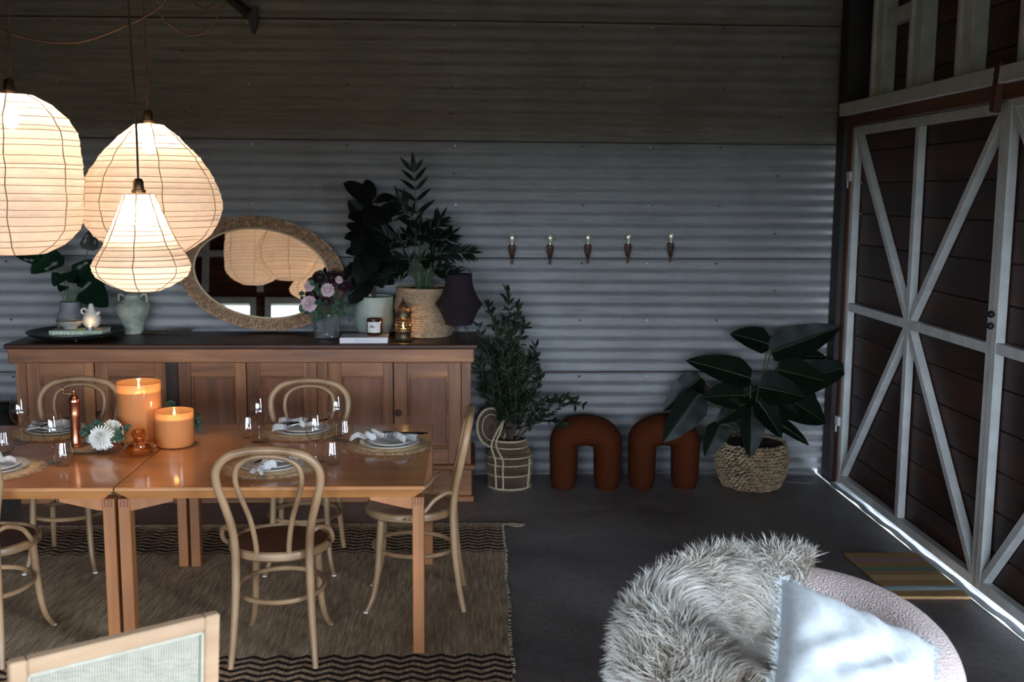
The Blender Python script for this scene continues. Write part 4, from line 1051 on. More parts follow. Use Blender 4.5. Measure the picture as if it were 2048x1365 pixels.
for fi, (tp, Y, ll) in enumerate(fronds):
    T = on_y(tp[0], tp[1], Y)-PO; B = Vector((r.uniform(-.05, .05), r.uniform(-.05, .05), 0))
    mid = B.lerp(T, .5); out = Vector((T.x, T.y, 0)); mid = Vector((B.x+out.x*.28, B.y+out.y*.28, max(T.z*.62+.06, .1)))
    if fi == 0: mid = B.lerp(T, .5)
    P = spl([B, mid, B.lerp(T, .8)+Vector((0, 0, .05*(fi > 0))), T], 8); n_ = len(P)
    fr = obj('frond', MB().tube(P, [.004*(1-.75*i/(n_-1)) for i in range(n_)], 5), MAT['stem_green'], pa)
    k0 = int(n_*.38)
    for k in range(k0, n_, 3 if fi == 0 else 2):
        tg = (P[min(k+1, n_-1)]-P[k-1]).normalized(); t = (k-k0)/(n_-1-k0)
        side = tg.cross(Vector((0, -1, .3))).normalized()
        for s1 in (-1, 1):
            d = tg*(.75+.3*t) + side*s1*(1-.3*t) + Vector((0, 0, -.15))
            L = ll*(1.0-.25*abs(t-.3))*r.uniform(.85, 1.1)
            link('leaflet', lt, fr, mat4=frame_to(P[k], d, (r.uniform(-.3, .3), -1, .5)) @ Matrix.Diagonal((L, L*1.15, L, 1)))
    link('leaflet', lt, fr, mat4=frame_to(P[-1], P[-1]-P[-2], (0, -1, .4)) @ Matrix.Diagonal((ll*.9, ll, ll, 1)))
for k in range(5):
    a = r.uniform(0, 6.28); obj('cane', MB().tube([(.04*cos(a), .04*sin(a), -.01), (.05*cos(a), .05*sin(a), .2)], [.006, .004], 6), MAT['stem_green'], pa)

# books, candle jar, lantern
MAT['white_cover'] = pm('white_book_cover', C(214, 206, 206), C(222, 214, 214), rough=.5, scale=10)
eb = book('paperback_book', 'pale cookery book titled Eat well lying on the sideboard edge', (at_sb(729, -.52), -.515, SBZ), .29, .19, .034, MAT['white_cover'], MAT['pages'], radians(1))
lettering('Eat well', .026, pm('grey_title', C(186, 182, 184), rough=.6), eb, Matrix.Translation((-.055, -.0962, .009)) @ Matrix.Rotation(pi/2, 4, 'X'))
cj = thing('candle_jar', 'amber glass candle jar with a white frond label on the Eat well book', 'candle', (at_sb(749, -.5), -.5, SBZ+.0345))
obj('jar', MB().lathe([(0, .001), (.04, .001), (.047, .006), (.049, .014), (.049, .105), (.046, .105), (.045, .012), (0, .01)], 36), MAT['amber_dark'], cj)
obj('wax', MB().lathe([(0, .072), (.044, .072), (.044, .012), (0, .012)][::-1], 28), pm('amber_wax', C(120, 66, 34), rough=.5), cj)
mb = MB().lathe([(.0497, .022), (.0497, .087)], 24, a0=-pi/2-.95, a1=-pi/2+.85)
lb = obj('paper_label', mb, pm('white_label', C(222, 220, 214), rough=.7), cj)
mb = MB()
for k in range(11):
    t = k/10; a0 = -pi/2-.55+.05*t; z0 = .045+.002*k
    ang = radians(160-150*t)
    c0, c1 = .006, .019
    P = [(cos(ang)*q, sin(ang)*q) for q in (c0, c1)]
    mb.tube([(.0503*cos(-pi/2-.25+x/.05), .0503*sin(-pi/2-.25+x/.05), .05+z) for x, z in (P[0], ((P[0][0]+P[1][0])/2, (P[0][1]+P[1][1])/2), P[1])], [.0004, .0011, .0003], 4)
mb.sphere((.0503*cos(-pi/2-.55), .0503*sin(-pi/2-.55), .032), .002, 6, 4)
tag(obj('frond_print', mb, MAT['black'], lb), None, None, kind='stuff')

LN = Vector((at_sb(806.5, -.49), -.49, SBZ))
ln = thing('pierced_lantern', 'lit pierced bronze lantern with a ribbed dome on the sideboard', 'lantern', LN)
obj('base', MB().lathe([(0, .001), (.05, .001), (.054, .006), (.05, .012), (.047, .016), (.047, .05), (.05, .054), (.047, .056), (.044, .05), (.044, .016), (0, .014)], 32), MAT['bronze'], ln)
mb = MB(); NB = 26
for row in range(5):
    z0 = .056+.0185*row
    mb.tube(circ(.0478, z0, 36), .0022, 5, closed=True)
    for k in range(NB):
        a = 2*pi*(k+.5*(row % 2))/NB
        mb.tube([(.0478*cos(a), .0478*sin(a), z0), (.0478*cos(a), .0478*sin(a), z0+.0185)], .0026, 4, caps=False)
mb.tube(circ(.0478, .1485, 36), .003, 6, closed=True)
tag(obj('pierced_wall', mb, MAT['bronze'], ln), None, None, kind='stuff')
obj('collar', MB().lathe([(.046, .148), (.049, .15), (.049, .17), (.053, .174), (.053, .178), (.047, .18), (.046, .17)], 32), MAT['bronze'], ln)
mb = MB()
for k in range(18):
    a = 2*pi*k/18
    mb.tube([(q*cos(a), q*sin(a), z) for q, z in ((.05, .178), (.046, .19), (.034, .202), (.029, .208), (.022, .222), (.012, .237), (.004, .246))], .0026, 5)
mb.tube(circ(.031, .206, 30), .0025, 6, closed=True)
tag(obj('dome_ribs', mb, MAT['bronze'], ln), None, None, kind='stuff')
obj('finial', MB().lathe([(0, .27), (.004, .264), (.007, .256), (.004, .25), (.008, .245), (.006, .24), (0, .238)][::-1], 14), MAT['bronze'], ln)
obj('candle', MB().lathe([(0, .016), (.02, .016), (.02, .072), (0, .07)], 20), MAT['wax'], ln)
obj('flame', MB().lathe([(0, .076), (.0045, .083), (.0055, .09), (.003, .103), (0, .114)], 10), MAT['flame'], ln)
point('candle_glow', ln, (0, 0, .1), 1.6, (1, .55, .22), .006)

# burgundy lamp
BL = Vector((at_sb(918, -.50), -.50, SBZ))
bl = thing('fabric_table_lamp', 'burgundy pagoda shaped fabric table lamp on wire legs at the sideboard end', 'lamp', BL)
MAT['burg'] = pm('burgundy_fabric', C(24, 9, 17), C(31, 12, 22), rough=.9, scale=50)
prof = [(.084, .105), (.094, .135), (.108, .168), (.126, .20), (.145, .226), (.147, .23), (.128, .256), (.108, .288), (.093, .325), (.084, .36), (.080, .395), (.082, .415)]
obj('shade', MB().lathe(prof, 40, fn=lambda r, z, a: r*(1-.02*abs(sin(4*a)))), MAT['burg'], bl)
for zz, rr in ((.105, .084), (.23, .147), (.415, .082)): obj('hoop', MB().tube(circ(rr, zz, 40), .0022, 5, closed=True), MAT['black'], bl)
for k in range(5):
    a = 2*pi*k/5+.5; obj('leg', MB().tube([(.04*cos(a), .04*sin(a), .11), (.085*cos(a), .085*sin(a), .003)], .0024, 6), MAT['black'], bl)
obj('lamp_holder', MB().lathe([(0, .1), (.03, .1), (.045, .112), (.018, .13), (.018, .18), (0, .18)], 20), MAT['black'], bl)
obj('top_handle', MB().tube(spl([(-.08, 0, .415), (-.055, 0, .45), (.0, -.01, .456), (.055, 0, .448), (.08, 0, .415)], 6), .0035, 6), MAT['black'], bl)

# ================================================================== coat hooks
MAT['crystal'] = pm('pale_brass_finial', C(244, 234, 205), rough=.2, metal=.5)
MAT['rust'] = pm('rusty_cast_iron', C(58, 38, 30), C(96, 64, 48), rough=.6, metal=.4, scale=50)
hk = thing('coat_hook', 'cast iron coat hook with a pale brass finial on the iron wall', 'hook', group='row of coat hooks')
obj('back_plate', MB().lathe([(0, -.115), (.006, -.11), (.009, -.08), (.017, -.05), (.024, -.022), (.02, -.01), (.025, .0), (.022, .012), (.013, .02), (0, .024)], 16, sy=.35), MAT['rust'], hk)
for zz, w in ((-.012, .024), (-.03, .02), (-.055, .013)):
    obj('leaf_scroll', MB().tube(spl([(-w, -.008, zz+.01), (-w*.5, -.014, zz-.004), (0, -.016, zz+.004), (w*.5, -.014, zz-.004), (w, -.008, zz+.01)], 4), .0035, 6), MAT['rust'], hk)
obj('hook_arm', MB().tube(spl([(0, -.005, -.06), (0, -.04, -.075), (0, -.062, -.05), (0, -.06, -.03)], 5), [.005]*15+[.007], 7), MAT['rust'], hk)
obj('finial', MB().lathe([(0, .0), (.005, .004), (.004, .018), (.012, .034), (.0175, .046), (.013, .060), (.005, .070), (0, .074)], 12, c=(0, -.014, .014), sy=.6), MAT['crystal'], hk)
words = ['coat hook next to the parlour palm', 'coat hook second from the parlour palm', 'middle coat hook of the five', 'coat hook second from the barn doors', 'coat hook nearest the barn doors']
for i, (px, py) in enumerate(((1024, 495), (1100, 495), (1175.5, 494), (1256, 493), (1341, 491))):
    h = hk if i == 0 else copy_tree(hk); p = on_y(px, py, -.016); h.location = (p.x, -.016, p.z)
    h['label'] = 'cast iron and brass ' + words[i]
# ================================================================== things on the tables
TZt = .7303
def on_table(px, py): p = on_z(px, py, .73); return (p.x, p.y, TZt)
r = random.Random(31)
# ---- place mats with raffia fringe
def make_mat(seed):
    r = random.Random(seed)
    m = thing('place_mat', 'x', 'place mat')
    prof = [(0, .0008), (.178, .0008), (.182, .003), (.178, .0065)]
    rr = .17
    P = []; mb = MB()
    for k in range(16): P.append((rr*(1-k/16), .0058+.0016*(k % 2)))
    obj('woven_disc', MB().lathe(prof+P[1:]+[(0, .006)], 48), MAT['jute'], m)
    f = MB()
    for k in range(900):
        a = r.uniform(0, 2*pi); d = Vector((cos(a), sin(a), 0)); s_ = Vector((-sin(a), cos(a), 0))*r.uniform(-.022, .022)
        p0 = d*.172; L = r.uniform(.028, .05); lift = r.uniform(.0, .011)
        p1 = d*(.172+L*.5)+s_*.5; p2 = d*(.172+L)+s_; w = Vector((-sin(a), cos(a), 0))*.0013
        z0, z1, z2 = r.uniform(.002, .006), .003+lift, .0015+lift*.4
        f.add([p0-w+Vector((0,0,z0)), p0+w+Vector((0,0,z0)), p1+w+Vector((0,0,z1)), p1-w+Vector((0,0,z1)), p2+Vector((0,0,z2))], [(0,1,2,3), (3,2,4)])
    tag(obj('raffia_fringe', f, MAT['jute'], m), None, None, kind='stuff')
    return m
def make_plate(name, R, H):
    p = thing(name, 'x', 'plate')
    obj('dish', MB().lathe([(0, .0005), (R*.62, .0005), (R*.8, .004), (R*.97, H-.003), (R, H), (R*.985, H+.0012), (R*.93, H-.002), (R*.78, .0075), (R*.6, .0052), (0, .0052)], 56, fn=lambda q, z, a: q*(1+.006*sin(3*a))), MAT['ceramic'], p)
    obj('rim_line', MB().tube([(R*1.0*(1+.006*sin(3*2*pi*k/48))*cos(2*pi*k/48), R*1.0*(1+.006*sin(3*2*pi*k/48))*sin(2*pi*k/48), H+.0003) for k in range(48)], .0014, 5, closed=True), pm('speckled_rim', C(190, 182, 172), rough=.4), p)
    return p
mat0, din0, side0 = make_mat(1), make_plate('dinner_plate', .138, .017), make_plate('side_plate', .104, .016)
# ---- striped linen napkin: knotted band of cloth (local x along the band)
def make_stripe():
    m, nt, p = nodes('striped_linen')
    tc = nt.nodes.new('ShaderNodeTexCoord'); sp = nt.nodes.new('ShaderNodeSeparateXYZ'); nt.links.new(tc.outputs['Object'], sp.inputs[0])
    t = math_n(nt, 'ABSOLUTE', math_n(nt, 'ADD', sp.outputs[0], .0))
    rp_ = ramp(nt, t, [(0, C(206, 203, 200)), (.048, C(112, 106, 112)), (.053, C(206, 203, 200)), (.058, C(122, 116, 122)), (.083, C(206, 203, 200)), (.088, C(112, 106, 112)), (.092, C(208, 205, 202))])
    rp_.color_ramp.interpolation = 'CONSTANT'
    mp = mapped(nt, (1, 1, 1)); n2 = noise(nt, mp, 300, 2)
    nt.links.new(mixc(nt, rp_.outputs[0], ramp(nt, n2.outputs['Fac'], [(.3, (.86, .86, .86)), (.6, (1.04, 1.04, 1.04))]).outputs[0], 1.0, 'MULTIPLY'), p.inputs['Base Color'])
    p.inputs['Roughness'].default_value = .9; bump(nt, p, n2.outputs['Fac'], .3, .002); return m
MAT['stripe'] = make_stripe()
def make_napkin(seed, knot=True, fold=False):
    r = random.Random(seed); n = thing('linen_napkin', 'x', 'napkin')
    def band(x0, x1, w0, w1, z0, z1, ph, skew=0.0, droop=0.0):
        def fn(u, v):
            x = x0+(x1-x0)*u; w = w0+(w1-w0)*u; y = (v-.5)*w + skew*u + .006*sin(u*9+ph)
            z = z0+(z1-z0)*u + .007*sin(v*pi*3+ph+u*2)*(.5+.5*u) + .006*sin(u*8+ph) + .010*sin(pi*v) - droop*max(0, u-.7)**2*6
            return (x, y, max(z, .001))
        return fn
    if fold:
        for q, (zz, ph) in enumerate(((.0, 0), (.009, 1.1), (.017, 2.3))):
            obj('fold', MB().grid(band(-.115+.006*q, .11-.004*q, .12-.012*q, .105-.01*q, .003+zz, .004+zz, ph), 18, 12), MAT['stripe'] if q else MAT['linen'], n)
    else:
        obj('tail', MB().grid(band(-.005, .155, .03, .115, .022, .010, .3, .02, .02), 20, 12), MAT['stripe'], n)
        obj('tail', MB().grid(band(.0, .13, .03, .09, .034, .022, 1.9, -.045), 18, 12), MAT['stripe'], n)
        obj('tail', MB().grid(band(.0, -.075, .03, .06, .02, .008, 2.6, .02), 12, 10), MAT['linen'], n)
    if knot:
        obj('knot', MB().grid(lambda u, v: ((.016+.011*cos(2*pi*v)+.002*sin(7*2*pi*u))*cos(2*pi*u)*.9, (.03+.010*cos(2*pi*v))*sin(2*pi*u)*.9, .026+.017*sin(2*pi*v)+.005*sin(2*pi*u*2)), 28, 12), MAT['stripe'], n)
    # joined sheets get a little thickness
    for o in n.children:
        if o.name.split('.')[0] in ('tail', 'fold'):
            md = o.modifiers.new('thick', 'SOLIDIFY'); md.thickness = .0022; md.offset = 1
    return n
def make_fork():
    f = thing('fork', 'x', 'fork')
    obj('handle', MB().tube(spl([(-.10, 0, .004), (-.04, 0, .006), (.02, 0, .008), (.045, 0, .007)], 5), [.0055]*6+[.004]*6+[.003]*4, 8, sq=(.45, 1, (0, 0, 1))), MAT['silver'], f)
    obj('head', MB().grid(lambda u, v: (.045+.03*u, (v-.5)*(.008+.017*min(1, u*1.6)), .007-.003*sin(pi*u)), 8, 6), MAT['silver'], f).modifiers.new('t', 'SOLIDIFY').thickness = .0018
    for q in range(4):
        y = (q-1.5)*.0066
        obj('tine', MB().tube([(.073, y, .006), (.095, y, .006), (.115, y, .010)], [.0019, .0017, .0008], 5), MAT['silver'], f)
    return f
def make_knife():
    k = thing('knife', 'x', 'knife')
    obj('handle', MB().tube([(-.11, 0, .006), (-.06, 0, .007), (.0, 0, .006)], [.006, .0065, .0045], 8, sq=(.6, 1, (0, 0, 1))), MAT['silver'], k)
    mb = MB(); P = [(0, -.004), (.06, -.008), (.10, -.008), (.118, -.002), (.12, .003), (0, .005)]
    mb.add([(x, y, .0052) for x, y in P]+[(x, y, .007) for x, y in P], [tuple(range(6))[::-1], tuple(range(6, 12))]+[(i, (i+1) % 6, 6+(i+1) % 6, 6+i) for i in range(6)])
    obj('blade', mb, MAT['silver'], k, smooth=False)
    return k
fork0, knife0 = make_fork(), make_knife()
used = {}
def put(o, key, loc, rz, label, group=None, tilt=(0, 0)):
    c = copy_tree(o) if used.get(key) else o
    used[key] = 1
    c.location = loc; c.rotation_euler = (tilt[0], tilt[1], rz); c['label'] = label
    if group: c['group'] = group
    return c
settings = [  # where, mat px, plate offset, napkin kind, napkin dir, label words
    ('before the front chair back', (543, 937), 0.0, 'n1', radians(80), -1),
    ('on the sideboard side of the end table', (605, 866), 0.0, 'n2', radians(8), 1),
    ('before the end chair', (783, 893), 0.0, 'n3', radians(-8), 1),
    ('behind the copper mill', (118, 862), 0.0, 'n4', radians(10), 1),
    ('below the drum lantern', (-12, 942), 0.0, 'n5', radians(60), 1)]
# recess note: plates sit centred on the mats
for i, (w, px, off, nk, nd, sg) in enumerate(settings):
    x, y, z = on_table(*px)
    y = min(max(y, TY0+.17), TY1-.17)
    if i == 2: x = -.365
    put(mat0, 'mat', (x, y, TZt), i*.9, 'round raffia fringed place mat ' + w, 'place mats')
    put(din0, 'din', (x, y, TZt+.0075), i*.7, 'white stoneware dinner plate ' + w, 'dinner plates')
    put(side0, 'side', (x+.004, y+.004, TZt+.0135), i*1.1, 'smaller white side plate on a dinner plate ' + w, 'side plates')
    nz = TZt+.0135+.0075
    nap = make_napkin(40+i, knot=(i != 3), fold=(i == 3))
    nap['label'] = ('folded taupe linen napkin ' if i == 3 else 'knotted striped linen napkin ') + w
    nap['group'] = 'linen napkins'
    if i == 2: nap.location = (x-.085, y+.02, nz+.004); nap.rotation_euler = (0, 0, radians(-6)); nap.scale = (1.35, 1.15, 1.0)
    elif i == 0: nap.location = (x+.01, y-.11, nz+.0); nap.rotation_euler = (0, 0, radians(70)); nap.scale = (1.1, 1, 1)
    elif i == 1: nap.location = (x-.0, y, nz+.004); nap.rotation_euler = (0, 0, radians(185)); nap.scale = (.9, 1, 1)
    elif i == 3: nap.location = (x, y, nz+.002); nap.rotation_euler = (0, 0, radians(6))
    else: nap.location = (x-.0, y+.03, nz+.002); nap.rotation_euler = (0, 0, radians(200))
    fz = nz+.030
    if i == 0: fa, fl, kl = radians(66), (x-.005, y-.03, fz), (x+.02, y-.03, fz+.002)
    elif i == 2: fa, fl, kl = radians(176), (x+.06, y+.0, fz+.004), (x+.07, y+.02, fz+.004)
    elif i == 1: fa, fl, kl = radians(30), (x+.02, y-.02, fz), (x+.04, y, fz)
    else: fa, fl, kl = radians(15+i*20), (x, y-.01, fz-.004), (x+.01, y+.012, fz-.003)
    put(fork0, 'fork', fl, fa, 'pewter fork on the napkin ' + w, 'forks')
    put(knife0, 'knife', kl, fa-.12, 'pewter table knife on the napkin ' + w, 'knives')

# ---- glasses
def make_wine():
    g = thing('wine_glass', 'x', 'glass')
    obj('bowl', MB().lathe([(0, .088), (.012, .0895), (.026, .099), (.038, .117), (.0435, .140), (.0435, .160), (.040, .185), (.0345, .213)], 40), MAT['glass'], g)
    obj('rim', MB().tube(circ(.0345, .213, 36), .0007, 5, closed=True), MAT['glass'], g)
    obj('stem', MB().lathe([(.009, .003), (.0045, .012), (.0036, .035), (.004, .065), (.006, .078), (.011, .088)], 16), MAT['glass'], g)
    obj('foot', MB().lathe([(0, .0005), (.036, .0005), (.037, .0015), (.02, .003), (.009, .0045), (0, .005)], 36), MAT['glass'], g)
    return g
def make_tumbler():
    g = thing('tumbler', 'x', 'glass')
    obj('wall', MB().lathe([(0, .0005), (.025, .0005), (.029, .003), (.041, .028), (.0435, .042), (.041, .062), (.036, .088), (.0335, .105)], 40), MAT['glass'], g)
    obj('rim', MB().tube(circ(.033, .105, 36), .0008, 5, closed=True), MAT['glass'], g)
    return g
wine0, tum0 = make_wine(), make_tumbler()
for px, lab in (((43, 887), 'next to the place mat behind the copper mill'), ((108, 927), 'in front of the copper mill'), ((519, 884), 'between the small peach candle and the sideboard side setting'), ((632, 924), 'in the middle of the table, nearest the front chair'), ((674, 879), 'between the sideboard side mat and the end mat')):
    put(wine0, 'wine', on_table(*px), 0, 'clear stemmed wine glass ' + lab, 'wine glasses')
for px, lab in (((10, 909), 'by the wine glass left of the copper mill setting'), ((127, 932), 'in front of the copper mill and flower posy'), ((497, 876), 'beside the small peach candle holder'), ((665, 930), 'beside the front chair setting'), ((690, 884), 'touching the end place mat')):
    put(tum0, 'tum', on_table(*px), 0, 'clear stemless tumbler ' + lab, 'tumblers')

# ---- glowing candle holders
def candle_vessel(label, px, R, H, waxh, power):
    c = thing('candle_vessel', label, 'candle holder', on_table(*px))
    rb = R*.1
    prof = [(0, .0008), (R*.8, .0008), (R*.93, R*.06), (R, R*.2), (R, H)]
    obj('glass_wall', MB().lathe(prof, 48), MAT['peach_glass'], c)
    obj('rim', MB().tube(circ(R, H, 48), .002, 6, closed=True), MAT['peach_glass'], c)
    w = obj('wax', MB().lathe([(0, .006), (R*.86, .006), (R*.93, .02), (R*.93, waxh), (R*.6, waxh-.006), (0, waxh-.008)], 36), MAT['wax'], c)
    obj('wick', MB().tube([(0, 0, waxh-.01), (.001, 0, waxh+.006)], .0012, 5), MAT['black'], w)
    obj('flame', MB().lathe([(0, waxh+.004), (.005, waxh+.012), (.006, waxh+.018), (.003, waxh+.032), (0, waxh+.042)], 10), MAT['flame'], c)
    point('candle_glow', c, (0, 0, waxh+.025), power, (1, .62, .3), .008)
candle_vessel('tall peach glass candle vessel glowing on the table', (282, 884), .100, .285, .245, 1.3)
candle_vessel('short peach glass candle vessel in front of the tall one', (351, 892), .087, .165, .135, .8)

# ---- small amber bottle vase
ov = thing('bud_vase', 'squat amber glass bud vase before the candle vessels', 'vase', on_table(280, 909))
obj('body', MB().lathe([(0, .0008), (.045, .0008), (.06, .008), (.073, .025), (.074, .034), (.06, .05), (.033, .06), (.025, .066), (.026, .075), (.034, .086), (.036, .098), (.03, .108), (.024, .113)], 40), MAT['amber_glass'], ov)
obj('inner_wall', MB().lathe([(0, .004), (.056, .01), (.07, .026), (.07, .034), (.057, .048), (.03, .057), (.022, .066), (.023, .075), (.031, .087), (.033, .098), (.024, .113)], 40), MAT['amber_glass'], ov)

# ---- copper pepper mill on a wooden coaster, with small cup
co = thing('serving_board', 'small round pale timber board under the copper mill', 'board', on_table(172, 899))
obj('board', MB().lathe([(0, .0005), (.088, .0005), (.095, .004), (.095, .009), (.09, .012), (0, .012)], 44, fn=lambda q, z, a: q), MAT['beech'], co)
obj('bark_edge', MB().tube(circ(.0945, .006, 44), .0035, 6, closed=True), MAT['stem_dark'], co)
cx_, cy_, cz_ = on_table(153, 899)
ml = thing('pepper_mill', 'tall hammered copper pepper mill with a crank on the round board', 'pepper mill', (cx_, cy_, TZt+.0125))
obj('barrel', MB().lathe([(0, .0005), (.027, .0005), (.028, .006), (.025, .009), (.0265, .013), (.0235, .02), (.022, .06), (.0215, .14), (.0235, .152), (.0225, .156), (.0225, .2), (.0255, .205), (.0255, .209), (0, .21)], 32), MAT['copper'], ml)
obj('dome', MB().lathe([(.0245, .209), (.024, .218), (.018, .23), (.011, .237), (.008, .238), (0, .238)], 28), MAT['copper'], ml)
obj('crank_arm', MB().tube([(.006, 0, .243), (-.046, -.004, .246)], [.003, .002], 6, sq=(.5, 1.2, (0, 0, 1))), MAT['brass'], ml)
obj('crank_nut', MB().lathe([(0, .238), (.008, .239), (.009, .245), (.005, .25), (.0065, .256), (.004, .264), (0, .268)], 14), MAT['brass'], ml)
obj('crank_knob', MB().lathe([(0, 0), (.003, 0), (.003, .01), (.005, .014), (.003, .02), (.005, .027), (0, .034)], 10, c=(-.046, -.004, .247)), MAT['brass'], ml)
x_, y_, z_ = on_table(181, 893)
sc_ = thing('salt_cup', 'small mauve ceramic salt cup beside the copper mill', 'cup', (x_, y_+.02, TZt+.0125))
MAT['mauve'] = pm('mauve_ceramic', C(176, 160, 156), C(190, 174, 170), rough=.45, scale=20)
obj('cup_body', MB().lathe([(0, .0008), (.026, .0008), (.031, .006), (.033, .03), (.033, .055), (.030, .056), (.029, .02), (0, .012)], 28), MAT['mauve'], sc_)
obj('salt', MB().lathe([(.0295, .04), (.01, .046), (0, .047)], 20), MAT['wax'], sc_)

# ---- white chrysanthemum posies
MAT['chrys'] = pm('white_chrysanthemum_petal', C(232, 232, 222), C(242, 242, 236), rough=.7, scale=30)
def chrys(R, seed):
    r = random.Random(seed); mb = MB(); n = 150
    for k in range(n):
        t = (k+.5)/n; ph = k*2.39996; th = pi*.66*t**.6
        d = Vector((sin(th)*cos(ph), sin(th)*sin(ph), cos(th)))
        s_ = d.cross(Vector((0, 0, 1)) if abs(d.z) < .97 else Vector((1, 0, 0))).normalized(); q = s_.cross(d)
        L = R*(.62+.42*t)*r.uniform(.9, 1.08); w = R*.085
        b = d*R*.18; m_ = d*L*.62 + q*R*.03; e = d*L - Vector((0, 0, R*.10*t)) + q*R*.12*(1-t)
        mb.add([b-s_*w*.5, b+s_*w*.5, m_+s_*w, e+s_*w*.45, e-s_*w*.45, m_-s_*w], [(0, 1, 2, 5), (5, 2, 3, 4)])
    mb.sphere((0, 0, 0), R*.3, 8, 6)
    return mb.mesh('bloom', MAT['chrys'], True)
chm = chrys(1.0, 3)
def posy(label, vlabel, px, blooms, leaves, R, vis=True):
    vloc = Vector(on_table(*px))
    v = thing('posy_bowl', vlabel, 'vase', vloc)
    obj('bowl', MB().lathe([(0, .0008), (.022, .0008), (.04, .01), (.051, .03), (.052, .04), (.044, .06), (.032, .072), (.03, .075)], 36), MAT['glass'], v)
    obj('inner_wall', MB().lathe([(0, .005), (.037, .013), (.0485, .031), (.0495, .04), (.042, .058), (.03, .072), (.03, .075)], 36), MAT['glass'], v)
    f = thing('flower_posy', label, 'flowers', vloc)
    for (bx, by, bY, R_) in blooms:
        c = on_y(bx, by, bY)-vloc; d = Vector((c.x*1.2, c.y-.05, .04)).normalized()
        link('bloom', chm, f, mat4=frame_to(c, d.orthogonal(), d) @ Matrix.Scale(R_, 4))
        obj('stem', MB().tube(spl([(-c.x*.2, -c.y*.2, .012), (0, 0, .07), c-d*R_*.2], 5), .0022, 6), MAT['stem_green'], f)
    rr = random.Random(17)
    for (bx, by, ex, ey, bY) in leaves:
        B = on_y(bx, by, bY)-vloc; T = on_y(ex, ey, bY-.02)-vloc
        sp = obj('sprig', MB().tube(spl([(0, 0, .06), B, T], 5), .0014, 5), MAT['stem_green'], f)
        for k in range(7):
            q = B.lerp(T, .1+.9*k/6); d = (T-B).normalized()*.5+Vector((rr.uniform(-1, 1), rr.uniform(-.6, .4), rr.uniform(-.8, .8)))
            link('leaf', em, sp, mat4=frame_to(q, d, (rr.uniform(-.4, .4), -1, .6)) @ Matrix.Scale(rr.uniform(.018, .027), 4))
pY = Vector(on_table(217, 905)).y
posy('posy of two white chrysanthemums with eucalyptus beside the copper mill', 'round clear glass bowl holding the chrysanthemum posy beside the mill', (217, 905),
     [(201, 875, pY-.045, .063), (225, 858, pY+.03, .056)],
     [(232, 875, 236, 862, pY-.06), (225, 880, 243, 876, pY-.06), (195, 858, 186, 850, pY), (185, 866, 166, 858, pY), (182, 872, 165, 868, pY-.02), (240, 862, 258, 855, pY), (235, 868, 246, 878, pY-.05), (200, 850, 192, 846, pY+.02)], 1)
p2 = Vector(on_table(372, 866)); 
posy('posy of small white blooms tucked behind the short candle vessel', 'round clear glass bowl hidden behind the short candle vessel', (362, 864),
     [(376, 846, p2.y, .028), (352, 835, p2.y, .04)],
     [(385, 846, 402, 848, p2.y), (384, 838, 396, 830, p2.y), (340, 815, 338, 806, p2.y), (380, 850, 396, 856, p2.y-.02), (345, 820, 346, 810, p2.y)], 1)
# ================================================================== peacock planter with olive tree
PP = Vector((on_z(1020, 984, 0).x, -.27, 0))
pk = thing('peacock_planter', 'small wicker peacock chair planter on the floor beside the sideboard', 'planter', PP)
MAT['wicker'] = pm('pale_wicker', C(176, 156, 128), C(206, 188, 158), rough=.7, scale=80, bmp=.4)
MAT['wicker_dark'] = pm('brown_wicker', C(104, 82, 60), C(134, 108, 82), rough=.8, scale=80)
prof = [(.138, .006), (.142, .06), (.148, .12), (.152, .19), (.15, .215), (.118, .27), (.106, .285), (.107, .315)]
def bk_r(z):
    for (a, b) in zip(prof, prof[1:]):
        if z <= b[1]: return a[0]+(b[0]-a[0])*(z-a[1])/(b[1]-a[1])
    return prof[-1][0]
mb = MB(); NS = 72
for s1 in (-1, 1):
    for k in range(NS):
        P = []
        for q in range(9):
            z = .008+.3*q/8; a = 2*pi*k/NS + s1*.0016*q*q*3; rr = bk_r(z)-.002+s1*.0008
            P.append((rr*cos(a), rr*sin(a), z))
        mb.tube(P, .0017, 3, caps=False)
tag(obj('woven_strand', mb, MAT['wicker_dark'], pk), None, None, kind='stuff')
obj('liner', MB().lathe([(0, .005)]+[(q-.012, z) for q, z in prof]+[(0, .29)], 36), pm('dark_liner', C(40, 30, 24), rough=.9), pk)
for z in (.008, .095, .165, .215, .272, .315):
    obj('hoop', MB().tube(circ(bk_r(z)+.002, z, 48), .0068 if z in (.008, .315) else .0045, 7, closed=True), MAT['wicker'], pk)
for (a0, z1) in ((radians(-128), .43), (radians(-108), .44), (radians(-35), .22)):
    pts = [(bk_r(z)*1.03*cos(a0), bk_r(z)*1.03*sin(a0), z) for z in (.008, .07, .14, .205)]
    if z1 > .3: pts += [(-.12+.03*(a0 > -2.1), -.13+.02*(a0 > -2.1), .30), (-.08+.02*(a0 > -2.1), -.10, .39), (-.03, -.04, z1+.03)]
    obj('arm_cane', MB().tube(spl(pts, 6), .0062, 7), MAT['wicker'], pk)
fc = Vector((-.115, .02, .385)); M = Matrix.Translation(fc) @ Matrix.Rotation(radians(28), 4, 'Z') @ Matrix.Rotation(radians(-12), 4, 'X')
def ov(rx, rz, n=40): return [M @ Vector((rx*cos(2*pi*k/n), 0, rz*sin(2*pi*k/n))) for k in range(n)]
obj('fan_back', MB().tube(ov(.108, .125), .0085, 8, closed=True), MAT['wicker'], pk)
obj('fan_ring', MB().tube(ov(.07, .085), .004, 6, closed=True), MAT['wicker'], pk)
mb = MB()
